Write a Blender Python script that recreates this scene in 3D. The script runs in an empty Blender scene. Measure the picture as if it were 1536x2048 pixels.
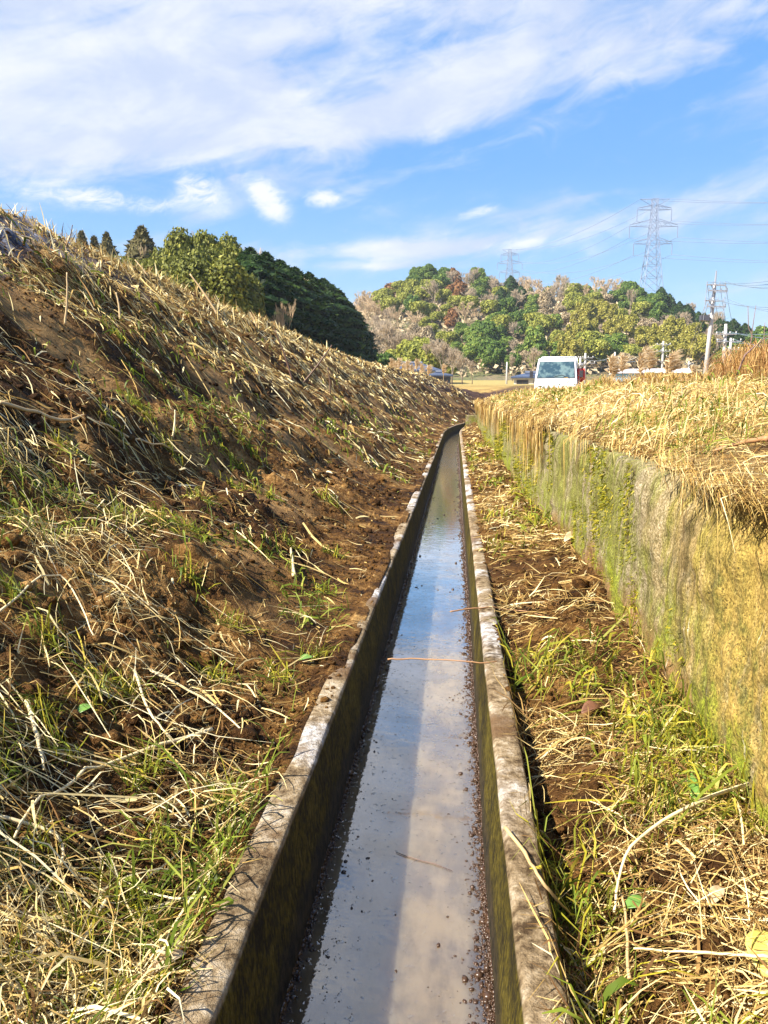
import bpy, math, random
import numpy as np
R = math.radians
rng = np.random.default_rng(7)
random.seed(7)
sc = bpy.context.scene
COL = sc.collection

# ------------------------------------------------------------------ camera
CAMX, CAMZ = 0.105, 0.792
cam = bpy.data.cameras.new('camera'); cam_o = bpy.data.objects.new('camera', cam); COL.objects.link(cam_o)
cam.sensor_fit = 'VERTICAL'; cam.sensor_height = 34.6; cam.sensor_width = 25.95; cam.lens = 26.0
cam.clip_start = 0.02; cam.clip_end = 8000
PITCH, YAW = R(8.1), R(5.29)
cam_o.location = (CAMX, 0, CAMZ); cam_o.rotation_euler = (R(90) - PITCH, 0, YAW)
sc.camera = cam_o
sc.render.resolution_x = 768; sc.render.resolution_y = 1024

# ------------------------------------------------------------------ light
SUN_EL, SUN_AZ = R(45), R(-123)          # azimuth from +Y, clockwise positive: sun at the left, a little behind
sd = (math.sin(SUN_AZ) * math.cos(SUN_EL), math.cos(SUN_AZ) * math.cos(SUN_EL), math.sin(SUN_EL))
sun = bpy.data.lights.new('sun', 'SUN'); sun.energy = 5.0; sun.angle = R(0.5); sun.color = (1.0, 0.93, 0.80)
sun_o = bpy.data.objects.new('sun', sun); COL.objects.link(sun_o)
from mathutils import Vector
sun_o.rotation_euler = Vector(sd).to_track_quat('Z', 'Y').to_euler(); sun_o.location = (-20, -10, 30)
sc.view_settings.view_transform = 'Standard'; sc.view_settings.look = 'None'
sc.view_settings.exposure = 1.45; sc.view_settings.gamma = 1.0

# ------------------------------------------------------------------ node helper
class NT:
    def __init__(s, tree): s.t = tree
    def n(s, typ, **kw):
        nd = s.t.nodes.new(typ)
        for k, v in kw.items(): setattr(nd, k, v)
        return nd
    def link(s, a, b): s.t.links.new(a, b)
    def _in(s, sock, v):
        if v is None: return
        if hasattr(v, 'is_output') or isinstance(v, bpy.types.NodeSocket): s.link(v, sock)
        elif isinstance(v, (tuple, list)):
            v = tuple(v)
            if len(v) == 3 and len(sock.default_value) == 4: v = v + (1,)
            sock.default_value = v
        else: sock.default_value = v
    def m(s, op, a, b=None, c=None, clamp=False):
        nd = s.n('ShaderNodeMath', operation=op, use_clamp=clamp)
        for i, v in enumerate((a, b, c)): s._in(nd.inputs[i], v)
        return nd.outputs[0]
    def noise(s, vec, scale, detail=4, rough=.55, dist=0, lac=2):
        nd = s.n('ShaderNodeTexNoise'); s._in(nd.inputs['Vector'], vec)
        nd.inputs['Scale'].default_value = scale; nd.inputs['Detail'].default_value = detail
        nd.inputs['Roughness'].default_value = rough; nd.inputs['Distortion'].default_value = dist
        return nd.outputs['Fac']
    def ss(s, v, a, b, lo=0, hi=1):
        nd = s.n('ShaderNodeMapRange', interpolation_type='SMOOTHSTEP'); s._in(nd.inputs[0], v)
        nd.inputs[1].default_value = a; nd.inputs[2].default_value = b
        nd.inputs[3].default_value = lo; nd.inputs[4].default_value = hi
        return nd.outputs[0]
    def mix(s, f, a, b):
        nd = s.n('ShaderNodeMix', data_type='RGBA'); s._in(nd.inputs[0], f); s._in(nd.inputs[6], a); s._in(nd.inputs[7], b)
        return nd.outputs[2]
    def ramp(s, f, stops):
        nd = s.n('ShaderNodeValToRGB'); s._in(nd.inputs[0], f); e = nd.color_ramp.elements
        while len(e) < len(stops): e.new(.5)
        for i, (p, c) in enumerate(stops): e[i].position = p; e[i].color = tuple(c) + (1,)
        return nd.outputs[0]
    def attr(s, name):
        return s.n('ShaderNodeAttribute', attribute_name=name).outputs['Fac']
    def scale(s, vec, v3):
        nd = s.n('ShaderNodeVectorMath', operation='MULTIPLY'); s._in(nd.inputs[0], vec); nd.inputs[1].default_value = v3
        return nd.outputs[0]
    def pos(s): return s.n('ShaderNodeNewGeometry').outputs['Position']
    def obj(s): return s.n('ShaderNodeTexCoord').outputs['Object']
    def bump(s, h, strength, dist):
        nd = s.n('ShaderNodeBump'); nd.inputs['Strength'].default_value = strength; nd.inputs['Distance'].default_value = dist
        s._in(nd.inputs['Height'], h); return nd.outputs[0]

# ------------------------------------------------------------------ world: sky with clouds
w = bpy.data.worlds.new('World'); sc.world = w; w.use_nodes = True
g = NT(w.node_tree); w.node_tree.nodes.clear()
sky = g.n('ShaderNodeTexSky', sky_type='NISHITA'); sky.sun_disc = False
sky.sun_elevation = SUN_EL; sky.sun_rotation = SUN_AZ; sky.air_density = 1.3; sky.dust_density = 0.25; sky.ozone_density = 2.5
d = g.n('ShaderNodeTexCoord').outputs['Generated']
sep = g.n('ShaderNodeSeparateXYZ'); g.link(d, sep.inputs[0])
az = g.m('MULTIPLY', g.m('ARCTAN2', sep.outputs[0], sep.outputs[1]), 57.2958)
el = g.m('MULTIPLY', g.m('ARCSINE', sep.outputs[2]), 57.2958)
aa = R(13)
u0 = g.m('ADD', g.m('MULTIPLY', az, math.cos(aa)), g.m('MULTIPLY', el, math.sin(aa)))
v0 = g.m('SUBTRACT', g.m('MULTIPLY', el, math.cos(aa)), g.m('MULTIPLY', az, math.sin(aa)))
cmb = g.n('ShaderNodeCombineXYZ'); g.link(g.m('MULTIPLY', u0, .055), cmb.inputs[0]); g.link(g.m('MULTIPLY', v0, .24), cmb.inputs[1])
cmb2 = g.n('ShaderNodeCombineXYZ'); g.link(g.m('MULTIPLY', u0, .16), cmb2.inputs[0]); g.link(g.m('MULTIPLY', v0, .34), cmb2.inputs[1]); cmb2.inputs[2].default_value = 3.3
n1 = g.noise(cmb.outputs[0], 1.0, 9, .56, .5)
n2 = g.noise(cmb2.outputs[0], 1.6, 7, .62, .9)
def blob(px, py, rx, ry, amp, tilt=0.0, p=1.0):
    """a cloud patch of the sky at azimuth/elevation, in degrees"""
    a0, e0 = (px - 912) / 27.0, (805 - py) / 30.5
    rx, ry = rx / 27.0, ry / 30.5
    c, s_ = math.cos(tilt), math.sin(tilt)
    da = g.m('SUBTRACT', az, a0); de = g.m('SUBTRACT', el, e0)
    x = g.m('DIVIDE', g.m('ADD', g.m('MULTIPLY', da, c), g.m('MULTIPLY', de, s_)), rx)
    y = g.m('DIVIDE', g.m('SUBTRACT', g.m('MULTIPLY', de, c), g.m('MULTIPLY', da, s_)), ry)
    r2 = g.m('ADD', g.m('MULTIPLY', x, x), g.m('MULTIPLY', y, y))
    return g.m('MULTIPLY', g.m('POWER', 2.718, g.m('MULTIPLY', r2, -1.0)), amp)
def total(lst):
    t = lst[0]
    for b in lst[1:]: t = g.m('ADD', t, b)
    return t
bias = total([
    blob(600, -700, 2500, 600, .36), blob(200, -60, 850, 400, .50), blob(-200, 250, 500, 230, .42), blob(820, 150, 500, 120, .20, .12),
    blob(1300, 60, 360, 50, .12, .25), blob(560, 235, 420, 70, .20, .12),
    blob(980, 310, 520, 60, -.16, .10), blob(1250, 90, 420, 90, .14, .2), blob(1500, 250, 260, 60, -.13), blob(430, 440, 500, 32, -.24, .03),
    blob(1180, 440, 330, 50, .34, .12), blob(790, 478, 210, 20, .46, .02), blob(1470, 470, 170, 36, .38, .1), blob(760, 512, 130, 9, .3),
    blob(1120, 530, 300, 18, -.10), blob(1500, 640, 160, 40, .22), blob(600, 600, 120, 60, .05)])
puffs = total([blob(425, 370, 52, 34, .62, -.4), blob(545, 378, 52, 32, .80, -.75), blob(655, 377, 42, 19, .62),
               blob(250, 398, 75, 26, .5), blob(360, 405, 60, 20, .34, .2), blob(950, 405, 55, 13, .42, .25), blob(130, 400, 90, 26, .3),
               blob(1040, 472, 130, 14, .26, .04)])
cirrus = g.ss(g.m('ADD', g.m('ADD', g.m('ADD', g.m('MULTIPLY', g.m('SUBTRACT', n1, .5), 2.2), g.m('MULTIPLY', g.m('SUBTRACT', n2, .5), .55)), .5), bias), .49, 1.06)
fine = g.ss(g.m('ADD', n2, g.m('MULTIPLY', bias, .8)), .56, .98)
wsp = g.noise(cmb2.outputs[0], 4.2, 8, .68, 1.4)
pf = g.ss(g.m('MULTIPLY', puffs, g.m('ADD', g.m('MULTIPLY', g.m('ADD', n2, wsp), 2.0), -.95)), .08, .78)
mask = g.m('MAXIMUM', g.m('ADD', g.m('MULTIPLY', cirrus, .72), g.m('MULTIPLY', fine, .25)), pf, clamp=True)
mask = g.m('MINIMUM', mask, .97)
# a deeper, cleaner blue than the raw model, brighter towards the horizon
hs = g.n('ShaderNodeHueSaturation'); hs.inputs['Saturation'].default_value = 1.22; hs.inputs['Value'].default_value = 1.0
hs.inputs['Hue'].default_value = 0.494
g.link(sky.outputs[0], hs.inputs['Color'])
vein = g.noise(cmb2.outputs[0], .8, 5, .6, .3)
ccol = g.mix(g.ss(g.m('ADD', vein, pf), .35, .8), (4.2, 4.85, 6.35), (6.7, 6.8, 7.1))
grad = g.ramp(g.m('DIVIDE', el, 60.0, clamp=True), [(0, (4.4, 6.1, 7.6)), (.09, (2.3, 4.6, 7.4)), (.26, (.85, 3.05, 7.2)), (1, (.6, 1.9, 5.6))])
blue = g.mix(.75, hs.outputs[0], grad)
out = g.mix(mask, blue, ccol)
bg = g.n('ShaderNodeBackground'); g.link(out, bg.inputs[0]); bg.inputs[1].default_value = 0.055
wo = g.n('ShaderNodeOutputWorld'); g.link(bg.outputs[0], wo.inputs[0])

# ------------------------------------------------------------------ object helpers
def tag(o, label=None, cat=None, group=None, kind=None):
    if label: o['label'] = label
    if cat: o['category'] = cat
    if group: o['group'] = group
    if kind: o['kind'] = kind
    return o
def empty(name, loc=(0, 0, 0), rz=0):
    o = bpy.data.objects.new(name, None); COL.objects.link(o); o.location = loc; o.rotation_euler = (0, 0, rz)
    o.empty_display_size = .1
    return o
def mesh_np(name, V, F, mat, parent=None, smooth=False, attrs=None, loc=None, matidx=None):
    V = np.asarray(V, dtype=np.float32).reshape(-1, 3); F = np.asarray(F, dtype=np.int32)
    me = bpy.data.meshes.new(name); k = F.shape[1]
    me.vertices.add(len(V)); me.vertices.foreach_set('co', V.ravel())
    me.loops.add(F.size); me.loops.foreach_set('vertex_index', F.ravel())
    me.polygons.add(len(F)); me.polygons.foreach_set('loop_start', np.arange(len(F), dtype=np.int32) * k)
    me.polygons.foreach_set('loop_total', np.full(len(F), k, dtype=np.int32))
    if smooth: me.polygons.foreach_set('use_smooth', np.ones(len(F), dtype=bool))
    if matidx is not None: me.polygons.foreach_set('material_index', np.asarray(matidx, dtype=np.int32))
    me.update(calc_edges=True)
    for an, av in (attrs or {}).items():
        a = me.attributes.new(an, 'FLOAT', 'POINT'); a.data.foreach_set('value', np.asarray(av, dtype=np.float32).ravel())
    for m_ in (mat if isinstance(mat, (list, tuple)) else [mat]): me.materials.append(m_)
    o = bpy.data.objects.new(name, me); COL.objects.link(o)
    if parent: o.parent = parent
    if loc is not None: o.location = loc
    return o
class MB:
    """collects polygons and links them as one mesh"""
    def __init__(s): s.v = []; s.f = []
    def add(s, vs, fs):
        b = len(s.v); s.v += [tuple(v) for v in vs]; s.f += [tuple(b + i for i in f) for f in fs]; return s
    def box(s, x0, x1, y0, y1, z0, z1):
        v = [(x, y, z) for z in (z0, z1) for y in (y0, y1) for x in (x0, x1)]
        return s.add(v, [(0, 2, 3, 1), (4, 5, 7, 6), (0, 1, 5, 4), (2, 6, 7, 3), (0, 4, 6, 2), (1, 3, 7, 5)])
    def tube(s, pts, rad, n=8, cap=True):
        pts = [Vector(p) for p in pts]; rs = rad if isinstance(rad, (list, tuple)) else [rad] * len(pts)
        rings = []; prev = None
        for i, p in enumerate(pts):
            t = (pts[min(i + 1, len(pts) - 1)] - pts[max(i - 1, 0)]).normalized()
            a = prev if prev is not None else (Vector((1, 0, 0)) if abs(t.x) < .9 else Vector((0, 1, 0)))
            a = (a - t * a.dot(t)); a = a.normalized() if a.length > 1e-6 else t.orthogonal().normalized()
            prev = a; b = t.cross(a)
            rings.append([p + (a * math.cos(2 * math.pi * k / n) + b * math.sin(2 * math.pi * k / n)) * rs[i] for k in range(n)])
        vs = [v for r in rings for v in r]; fs = []
        for i in range(len(pts) - 1):
            for k in range(n):
                k2 = (k + 1) % n; fs.append((i * n + k, i * n + k2, (i + 1) * n + k2, (i + 1) * n + k))
        if cap: fs.append(tuple(range(n))[::-1]); fs.append(tuple((len(pts) - 1) * n + k for k in range(n)))
        return s.add(vs, fs)
    def build(s, name, mat, parent=None, smooth=False, bevel=0, loc=None):
        me = bpy.data.meshes.new(name); me.from_pydata(s.v, [], s.f); me.update()
        if smooth:
            me.polygons.foreach_set('use_smooth', [True] * len(me.polygons))
        me.materials.append(mat); o = bpy.data.objects.new(name, me); COL.objects.link(o)
        if parent: o.parent = parent
        if loc is not None: o.location = loc
        if bevel:
            b = o.modifiers.new('bevel', 'BEVEL'); b.width = bevel; b.segments = 2; b.limit_method = 'ANGLE'
        return o

# ------------------------------------------------------------------ numpy noise
def _h(ix, iy, seed):
    n = (ix.astype(np.int64) * 374761393 + iy.astype(np.int64) * 668265263 + seed * 1442695041) & 0xffffffff
    n = ((n ^ (n >> 13)) * 1274126177) & 0xffffffff
    return ((n ^ (n >> 16)) & 0xffff) / 65535.0
def vn(x, y, seed=0):
    x = np.asarray(x, float); y = np.asarray(y, float)
    ix = np.floor(x); iy = np.floor(y); fx = x - ix; fy = y - iy
    fx = fx * fx * (3 - 2 * fx); fy = fy * fy * (3 - 2 * fy)
    a = _h(ix, iy, seed); b = _h(ix + 1, iy, seed); c = _h(ix, iy + 1, seed); d_ = _h(ix + 1, iy + 1, seed)
    return (a * (1 - fx) + b * fx) * (1 - fy) + (c * (1 - fx) + d_ * fx) * fy
def fbm(x, y, oct=4, seed=0, gain=.5):
    t = 0; a = 1; n = 0
    for i in range(oct):
        t = t + a * (vn(x * 2 ** i + 17.3 * i, y * 2 ** i - 9.1 * i, seed + i) - .5); n += a; a *= gain
    return t / n * 2
def sst(x, a, b):
    t = np.clip((np.asarray(x, float) - a) / (b - a), 0, 1); return t * t * (3 - 2 * t)

# ------------------------------------------------------------------ terrain: s runs across the ditch, Y along it
def off(Y):
    Y = np.asarray(Y, float); t = np.clip(Y - 20, 0, 25)
    return .006 * t * t + np.clip(Y - 45, 0, None) * .30
WEND = 24.0
def wall_top(Y): return np.interp(Y, [0, 5, 12, 24, 28], [.575, .60, .675, .815, .875])
def wall_x(Y): return .700 + .02 * np.sin(np.asarray(Y) * .7) + .02 * (fbm(np.asarray(Y) * .5, np.asarray(Y) * 0 + 2.2, 3, 5)) - .03 * sst(Y, 3.2, 1.5)
def zfar(Y): return np.interp(Y, [0, 22, 25, 31, 36, 60, 100, 130, 180, 400, 3000], [1.2, 1.15, .62, .58, 1.2, 2.0, 3.1, 3.6, 6.0, 7, 30])
LU = [0, .12, .4, .8, 1.4, 2.1, 2.6, 2.9, 3.1, 3.4, 5, 9, 16, 60, 3000]
LZ = [.0, .015, .10, .34, .81, 1.43, 1.86, 2.08, 2.17, 2.19, 2.1, 2.0, 2.4, 6, 60]
def profile(s, Y):
    s = np.asarray(s, float); Y = np.asarray(Y, float)
    u = -s - .26
    left = np.interp(u, LU, LZ)
    leftscale = 1 - .42 * sst(Y, 34, 52)
    left = left * leftscale
    left += -.04 * sst(u, .0, .06) * (1 - sst(Y, 1.6, 3.2)) * (1 - sst(u, .2, .5))
    bermn = np.interp(s, [.26, .30, .5, .74], [-.11, -.10, -.03, .03])
    bermf = np.interp(s, [.26, .3, .5, .74], [.0, .005, .03, .06]) + .12 * sst(Y, 14, 24) * sst(s, .3, .7)
    k = sst(Y, 1.6, 4.0); berm = bermn * (1 - k) + bermf * k
    wt = wall_top(Y)
    bank = wt + np.interp(s - .78, [0, .1, .35, .8, 1.6, 4, 10, 40], [-.02, .03, .12, .20, .28, .33, .32, .3])
    right = np.where(s < .76, berm, bank)
    # past the wall's end the berm simply slopes up to the field
    slope = np.interp(s, [.26, 1.2, 3, 8], [0.05, .5, .72, .62])
    kk = sst(Y, WEND + .05, WEND + 1.2)
    right = right * (1 - kk) + slope * kk
    kf = sst(Y, 22.5, 25.5) * sst(s, 1.0, 2.4)
    right = right * (1 - kf) + zfar(Y) * kf
    z = np.where(s < 0, left, right)
    wfar = sst(Y, 46, 62)
    return z * (1 - wfar) + zfar(Y) * wfar
def relief(s, Y):
    X = s + off(Y)
    u = -s - .26
    big = fbm(X * 1.1, Y * 1.1, 3, 11)
    clod = fbm(X * 7, Y * 7, 4, 21, .6)
    rid = 1 - np.abs(fbm(X * 1.7, Y * 4.2, 3, 31)) * 2.4
    smooth = sst(fbm(X * .75 + 5, Y * 1.5, 3, 77), .16, .32)        # scraped, smooth patches of earth
    bank = sst(u, .05, .5)
    fine = fbm(X * 26, Y * 26, 3, 25, .6)
    a = bank * (.07 * big + (1 - smooth * .85) * (.058 * clod + .034 * rid + .022 * fine * (1 - sst(Y, 5, 9))))
    # slumped terraces running along the bank
    a += bank * .03 * np.sin(u * 9 + 3 * big + Y * .8) * sst(Y, .5, 2)
    right = (s > .26) & (s < .8)
    a = np.where(right, .035 * clod + .012 * big + .008 * fine, a)
    top = s >= .8
    a = np.where(top, .03 * clod + .05 * big * sst(s, .9, 1.6), a)
    return a
def seg(a, b, st): return list(np.arange(a, b, st))
scols = ([-3000, -1500, -700, -350, -200, -120, -80, -60, -45, -35, -28, -22, -17, -13, -10, -8, -6.5, -5.5, -4.8, -4.3] + seg(-4, -1.6, .022)
         + seg(-1.6, -.262, .012) + [-.26, -.25, -.24, -.23, -.222, -.214, -.212, 0, .212, .214, .225, .235, .245, .255, .262]
         + seg(.275, .74, .012) + [.752, .757] + seg(.762, 1.6, .015) + seg(1.6, 4, .025)
         + [4.05, 4.2, 4.5, 5, 5.6, 6.4, 7.5, 9, 11, 13, 16, 20, 25, 31, 38, 48, 60, 80, 110, 150, 200, 350, 700, 1500, 3000])
scols = np.array(sorted(scols))
yr = [-4, -3, -2, -1.4, -1, -.7, -.5, -.35, -.2, -.1, 0, .1, .2, .28]
y = .35
while y < 55: yr.append(y); y *= 1.0065
while y < 4000: yr.append(y); y *= 1.05
yrows = np.array(yr)
S, YY = np.meshgrid(scols, yrows)
ZZ = profile(S, YY)
near = 1 - sst(YY, 60, 90)
ZZ = ZZ + relief(S, YY) * near * (np.abs(S) < 60)
# earth lapping over the copings, patchy, then dropping inside the concrete
lap = fbm((S + off(YY)) * 9, YY * 1.7, 4, 91)
cl = (S < 0) & (S > -.2605)
t = np.clip((-.208 - S) / .05, 0, 1)
covl = -.022 + .030 * np.clip(.15 + lap * 1.6 - .5 * (1 - sst(YY, 1.1, 1.7)) + sst(YY, 1.7, 3.2) * .8, -1, 1.3) + (t - 1) * .012
ZZ = np.where(cl, covl, ZZ)
cr = (S > 0) & (S < .2605)
tr_ = np.clip((S - .208) / .05, 0, 1)
covr = -.024 + .026 * np.clip(-.35 + lap * 1.6 + sst(YY, 2.8, 5.0) * .95, -1, 1.3) + (tr_ - 1) * .014
ZZ = np.where(cr, covr, ZZ)
ZZ = np.where(np.abs(S) < .2135, -.75, ZZ)
WX = wall_x(YY)
def lookup(X, Y, arr=None):
    arr = ZZ if arr is None else arr
    X = np.asarray(X, float); Y = np.asarray(Y, float); s = X - off(Y)
    i = np.clip(np.searchsorted(scols, s) - 1, 0, len(scols) - 2); j = np.clip(np.searchsorted(yrows, Y) - 1, 0, len(yrows) - 2)
    fs = np.clip((s - scols[i]) / (scols[i + 1] - scols[i]), 0, 1); fy = np.clip((Y - yrows[j]) / (yrows[j + 1] - yrows[j]), 0, 1)
    return (arr[j, i] * (1 - fs) + arr[j, i + 1] * fs) * (1 - fy) + (arr[j + 1, i] * (1 - fs) + arr[j + 1, i + 1] * fs) * fy
def Hs(X, Y):
    """height something resting on the place would meet (copings count, the open channel does not drop away)"""
    s = np.asarray(X, float) - off(Y)
    return np.where(np.abs(s) < .262, np.maximum(lookup(X, Y), 0.0), lookup(X, Y))
def H1(x, y): return float(Hs(np.array([x]), np.array([y]))[0])
# rays from the camera spot, used to find where on the ground a seen thing stands
cp, sp_, cy_, sy_ = math.cos(PITCH), math.sin(PITCH), math.cos(YAW), math.sin(YAW)
def ray(px, py):
    a, b = (px - 768) / 1539.0, (1024 - py) / 1539.0
    fx, fy = -sy_, cy_
    dx = a * cy_ + fx * (cp + b * sp_); dy = a * sy_ + fy * (cp + b * sp_); dz = b * cp - sp_
    return dx, dy, dz
def at(px, py, Y):
    dx, dy, dz = ray(px, py); k = Y / dy; return (CAMX + dx * k, Y, CAMZ + dz * k)
def ground_at(px, py, ymax=60):
    dx, dy, dz = ray(px, py)
    ts = .3 * 1.004 ** np.arange(1400); ts = ts[ts * dy < ymax]
    X = CAMX + dx * ts; Y = dy * ts; Z = CAMZ + dz * ts
    hit = np.nonzero(Z <= Hs(X, Y))[0]
    if not len(hit): return None
    i = hit[0]; return (float(X[i]), float(Y[i]), float(Z[i]))
def project(X, Y, Z):
    dx = X - CAMX; dy = Y; dz = Z - CAMZ
    r = dx * cy_ + dy * sy_; fh = -dx * sy_ + dy * cy_
    f = fh * cp - dz * sp_; u_ = fh * sp_ + dz * cp
    return 768 + 1539 * r / f, 1024 - 1539 * u_ / f

# ------------------------------------------------------------------ materials
def new_mat(name):
    m_ = bpy.data.materials.new(name); m_.use_nodes = True; m_.node_tree.nodes.clear()
    return m_, NT(m_.node_tree)
def finish(q, col, rough=.8, normal=None, **kw):
    b = q.n('ShaderNodeBsdfPrincipled'); q._in(b.inputs['Base Color'], col); q._in(b.inputs['Roughness'], rough)
    if normal is not None: q.link(normal, b.inputs['Normal'])
    for k, v in kw.items(): q._in(b.inputs[k.replace('_', ' ')], v)
    o = q.n('ShaderNodeOutputMaterial'); q.link(b.outputs[0], o.inputs[0]); return b
def soil_mat():
    m_, q = new_mat('soil'); p = q.pos()
    a = q.noise(p, 1.3, 6, .6); b = q.noise(p, 9, 8, .65); c = q.noise(p, 60, 5, .6); d2 = q.noise(p, 260, 2)
    col = q.ramp(q.m('ADD', q.m('MULTIPLY', a, .35), q.m('ADD', q.m('MULTIPLY', b, .45), q.m('MULTIPLY', c, .2))),
                 [(.40, (.010, .004, .0015)), (.465, (.050, .022, .006)), (.53, (.155, .075, .020)), (.62, (.42, .25, .09))])
    dmp = q.noise(p, .8, 5, .6); col = q.mix(q.ss(dmp, .46, .62, 0, .65), col, q.mix(b, (.015, .007, .003), (.10, .045, .015)))
    col = q.mix(q.attr('smooth'), col, q.mix(q.ss(b, .35, .65), (.15, .08, .027), (.36, .21, .08)))
    col = q.mix(q.attr('ash'), col, q.mix(q.ss(b, .35, .65), (.035, .035, .05), (.36, .37, .44)))
    col = q.mix(q.attr('char'), col, q.mix(b, (.04, .02, .015), (.14, .08, .055)))
    col = q.mix(q.attr('gold'), col, q.mix(b, (.30, .20, .06), (.62, .44, .16)))
    col = q.mix(q.attr('far'), col, q.mix(a, (.22, .17, .05), (.45, .34, .13)))
    h = q.m('ADD', q.m('MULTIPLY', b, .5), q.m('ADD', q.m('MULTIPLY', c, .32), q.m('MULTIPLY', d2, .1)))
    rough = q.ss(b, .3, .7, .62, .95)
    finish(q, col, rough, q.bump(h, 1.0, .06), Specular_IOR_Level=.10); return m_
def strip_mat(name, stops, rough=.7, transl=.25, spec=.2):
    m_, q = new_mat(name)
    col = q.ramp(q.attr('tint'), stops)
    n = q.noise(q.pos(), 45, 3); col = q.mix(q.ss(n, .35, .7, 0, .35), col, q.mix(.5, col, (.18, .11, .05)))
    b = q.n('ShaderNodeBsdfPrincipled'); q.link(col, b.inputs['Base Color']); b.inputs['Roughness'].default_value = rough
    b.inputs['Specular IOR Level'].default_value = spec * .5
    t_ = q.n('ShaderNodeBsdfTranslucent'); q.link(col, t_.inputs[0])
    mx = q.n('ShaderNodeMixShader'); mx.inputs[0].default_value = transl; q.link(b.outputs[0], mx.inputs[1]); q.link(t_.outputs[0], mx.inputs[2])
    o = q.n('ShaderNodeOutputMaterial'); q.link(mx.outputs[0], o.inputs[0]); return m_
def plain(name, col, rough=.5, metal=0, var=.12, sc_=4, **kw):
    m_, q = new_mat(name); n = q.noise(q.obj(), sc_, 6, .6)
    c2 = tuple(max(0, c * (1 - var * 2.2)) for c in col)
    finish(q, q.mix(n, c2, tuple(min(1, c * (1 + var)) for c in col)), rough, Metallic=metal, **kw); return m_
M = {}
M['soil'] = soil_mat()
M['straw'] = strip_mat('straw', [(0, (.06, .027, .010)), (.25, (.20, .105, .035)), (.5, (.54, .37, .12)), (.75, (.82, .67, .33)), (1, (.90, .81, .54))], .7, .2, .2)
M['gold_straw'] = strip_mat('golden_straw', [(0, (.20, .10, .03)), (.3, (.36, .21, .055)), (.65, (.64, .44, .14)), (1, (.84, .68, .34))], .5, .3)
M['green'] = strip_mat('green_grass', [(0, (.03, .05, .006)), (.35, (.10, .155, .015)), (.7, (.25, .30, .035)), (1, (.50, .47, .13))], .45, .35)
M['brushred'] = strip_mat('rusty_stems', [(0, (.10, .04, .02)), (.4, (.38, .19, .06)), (.8, (.62, .40, .15)), (1, (.8, .6, .3))], .6, .2)
M['moss'] = strip_mat('moss', [(0, (.05, .07, .006)), (.4, (.19, .20, .015)), (.8, (.40, .34, .03)), (1, (.56, .45, .08))], .7, .3)
M['plume'] = strip_mat('seed_plume', [(0, (.4, .26, .12)), (.5, (.68, .5, .28)), (1, (.88, .76, .55))], .8, .4)

# concrete: inside faces dark and algae stained, top washed pale with mud film
def channel_mat():
    m_, q = new_mat('channel_concrete'); p = q.pos(); o = q.n('ShaderNodeSeparateXYZ'); q.link(p, o.inputs[0])
    z = o.outputs[2]
    a = q.noise(p, 6, 7, .65); b = q.noise(p, 40, 6, .7); c = q.noise(q.scale(p, (1, 1, .5)), 95, 5, .75); big = q.noise(p, 1.1, 4)
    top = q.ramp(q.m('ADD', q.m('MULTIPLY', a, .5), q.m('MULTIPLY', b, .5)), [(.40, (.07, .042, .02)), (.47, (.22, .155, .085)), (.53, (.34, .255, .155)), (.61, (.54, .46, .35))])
    wy = q.m('MULTIPLY', q.ss(o.outputs[1], 1.25, 1.8), q.ss(o.outputs[1], 9, 12, 1, .3))
    top = q.mix(q.m('MULTIPLY', wy, 1.0) if False else q.m('MULTIPLY', wy, q.ss(q.m('ADD', q.m('MULTIPLY', big, .7), q.m('MULTIPLY', a, .3)), .49, .55, 0, .9)), top, q.mix(q.ss(b, .4, .6), (.30, .26, .22), (.66, .65, .66)))
    top = q.mix(q.ss(q.noise(p, 3.1, 5), .54, .64, 0, .85), top, (.15, .085, .04))
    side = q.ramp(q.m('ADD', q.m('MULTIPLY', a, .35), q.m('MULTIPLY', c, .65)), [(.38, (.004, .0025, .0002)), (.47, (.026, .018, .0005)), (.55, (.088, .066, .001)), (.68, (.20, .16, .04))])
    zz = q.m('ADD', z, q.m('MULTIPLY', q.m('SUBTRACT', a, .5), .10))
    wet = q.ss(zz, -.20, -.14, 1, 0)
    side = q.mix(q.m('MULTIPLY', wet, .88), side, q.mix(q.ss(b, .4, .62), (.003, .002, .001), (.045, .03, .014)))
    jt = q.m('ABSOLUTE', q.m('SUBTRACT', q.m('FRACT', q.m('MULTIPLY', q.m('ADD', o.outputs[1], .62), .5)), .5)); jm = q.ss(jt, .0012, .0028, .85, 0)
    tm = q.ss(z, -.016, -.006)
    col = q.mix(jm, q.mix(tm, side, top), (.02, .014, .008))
    h = q.m('ADD', q.m('MULTIPLY', b, .6), q.m('MULTIPLY', c, .5))
    rough = q.m('ADD', q.m('MULTIPLY', tm, .12), q.m('SUBTRACT', .8, q.m('MULTIPLY', wet, .1)))
    finish(q, col, rough, q.bump(h, 1.0, .02), Specular_IOR_Level=.2); return m_
M['channel'] = channel_mat()
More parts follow.
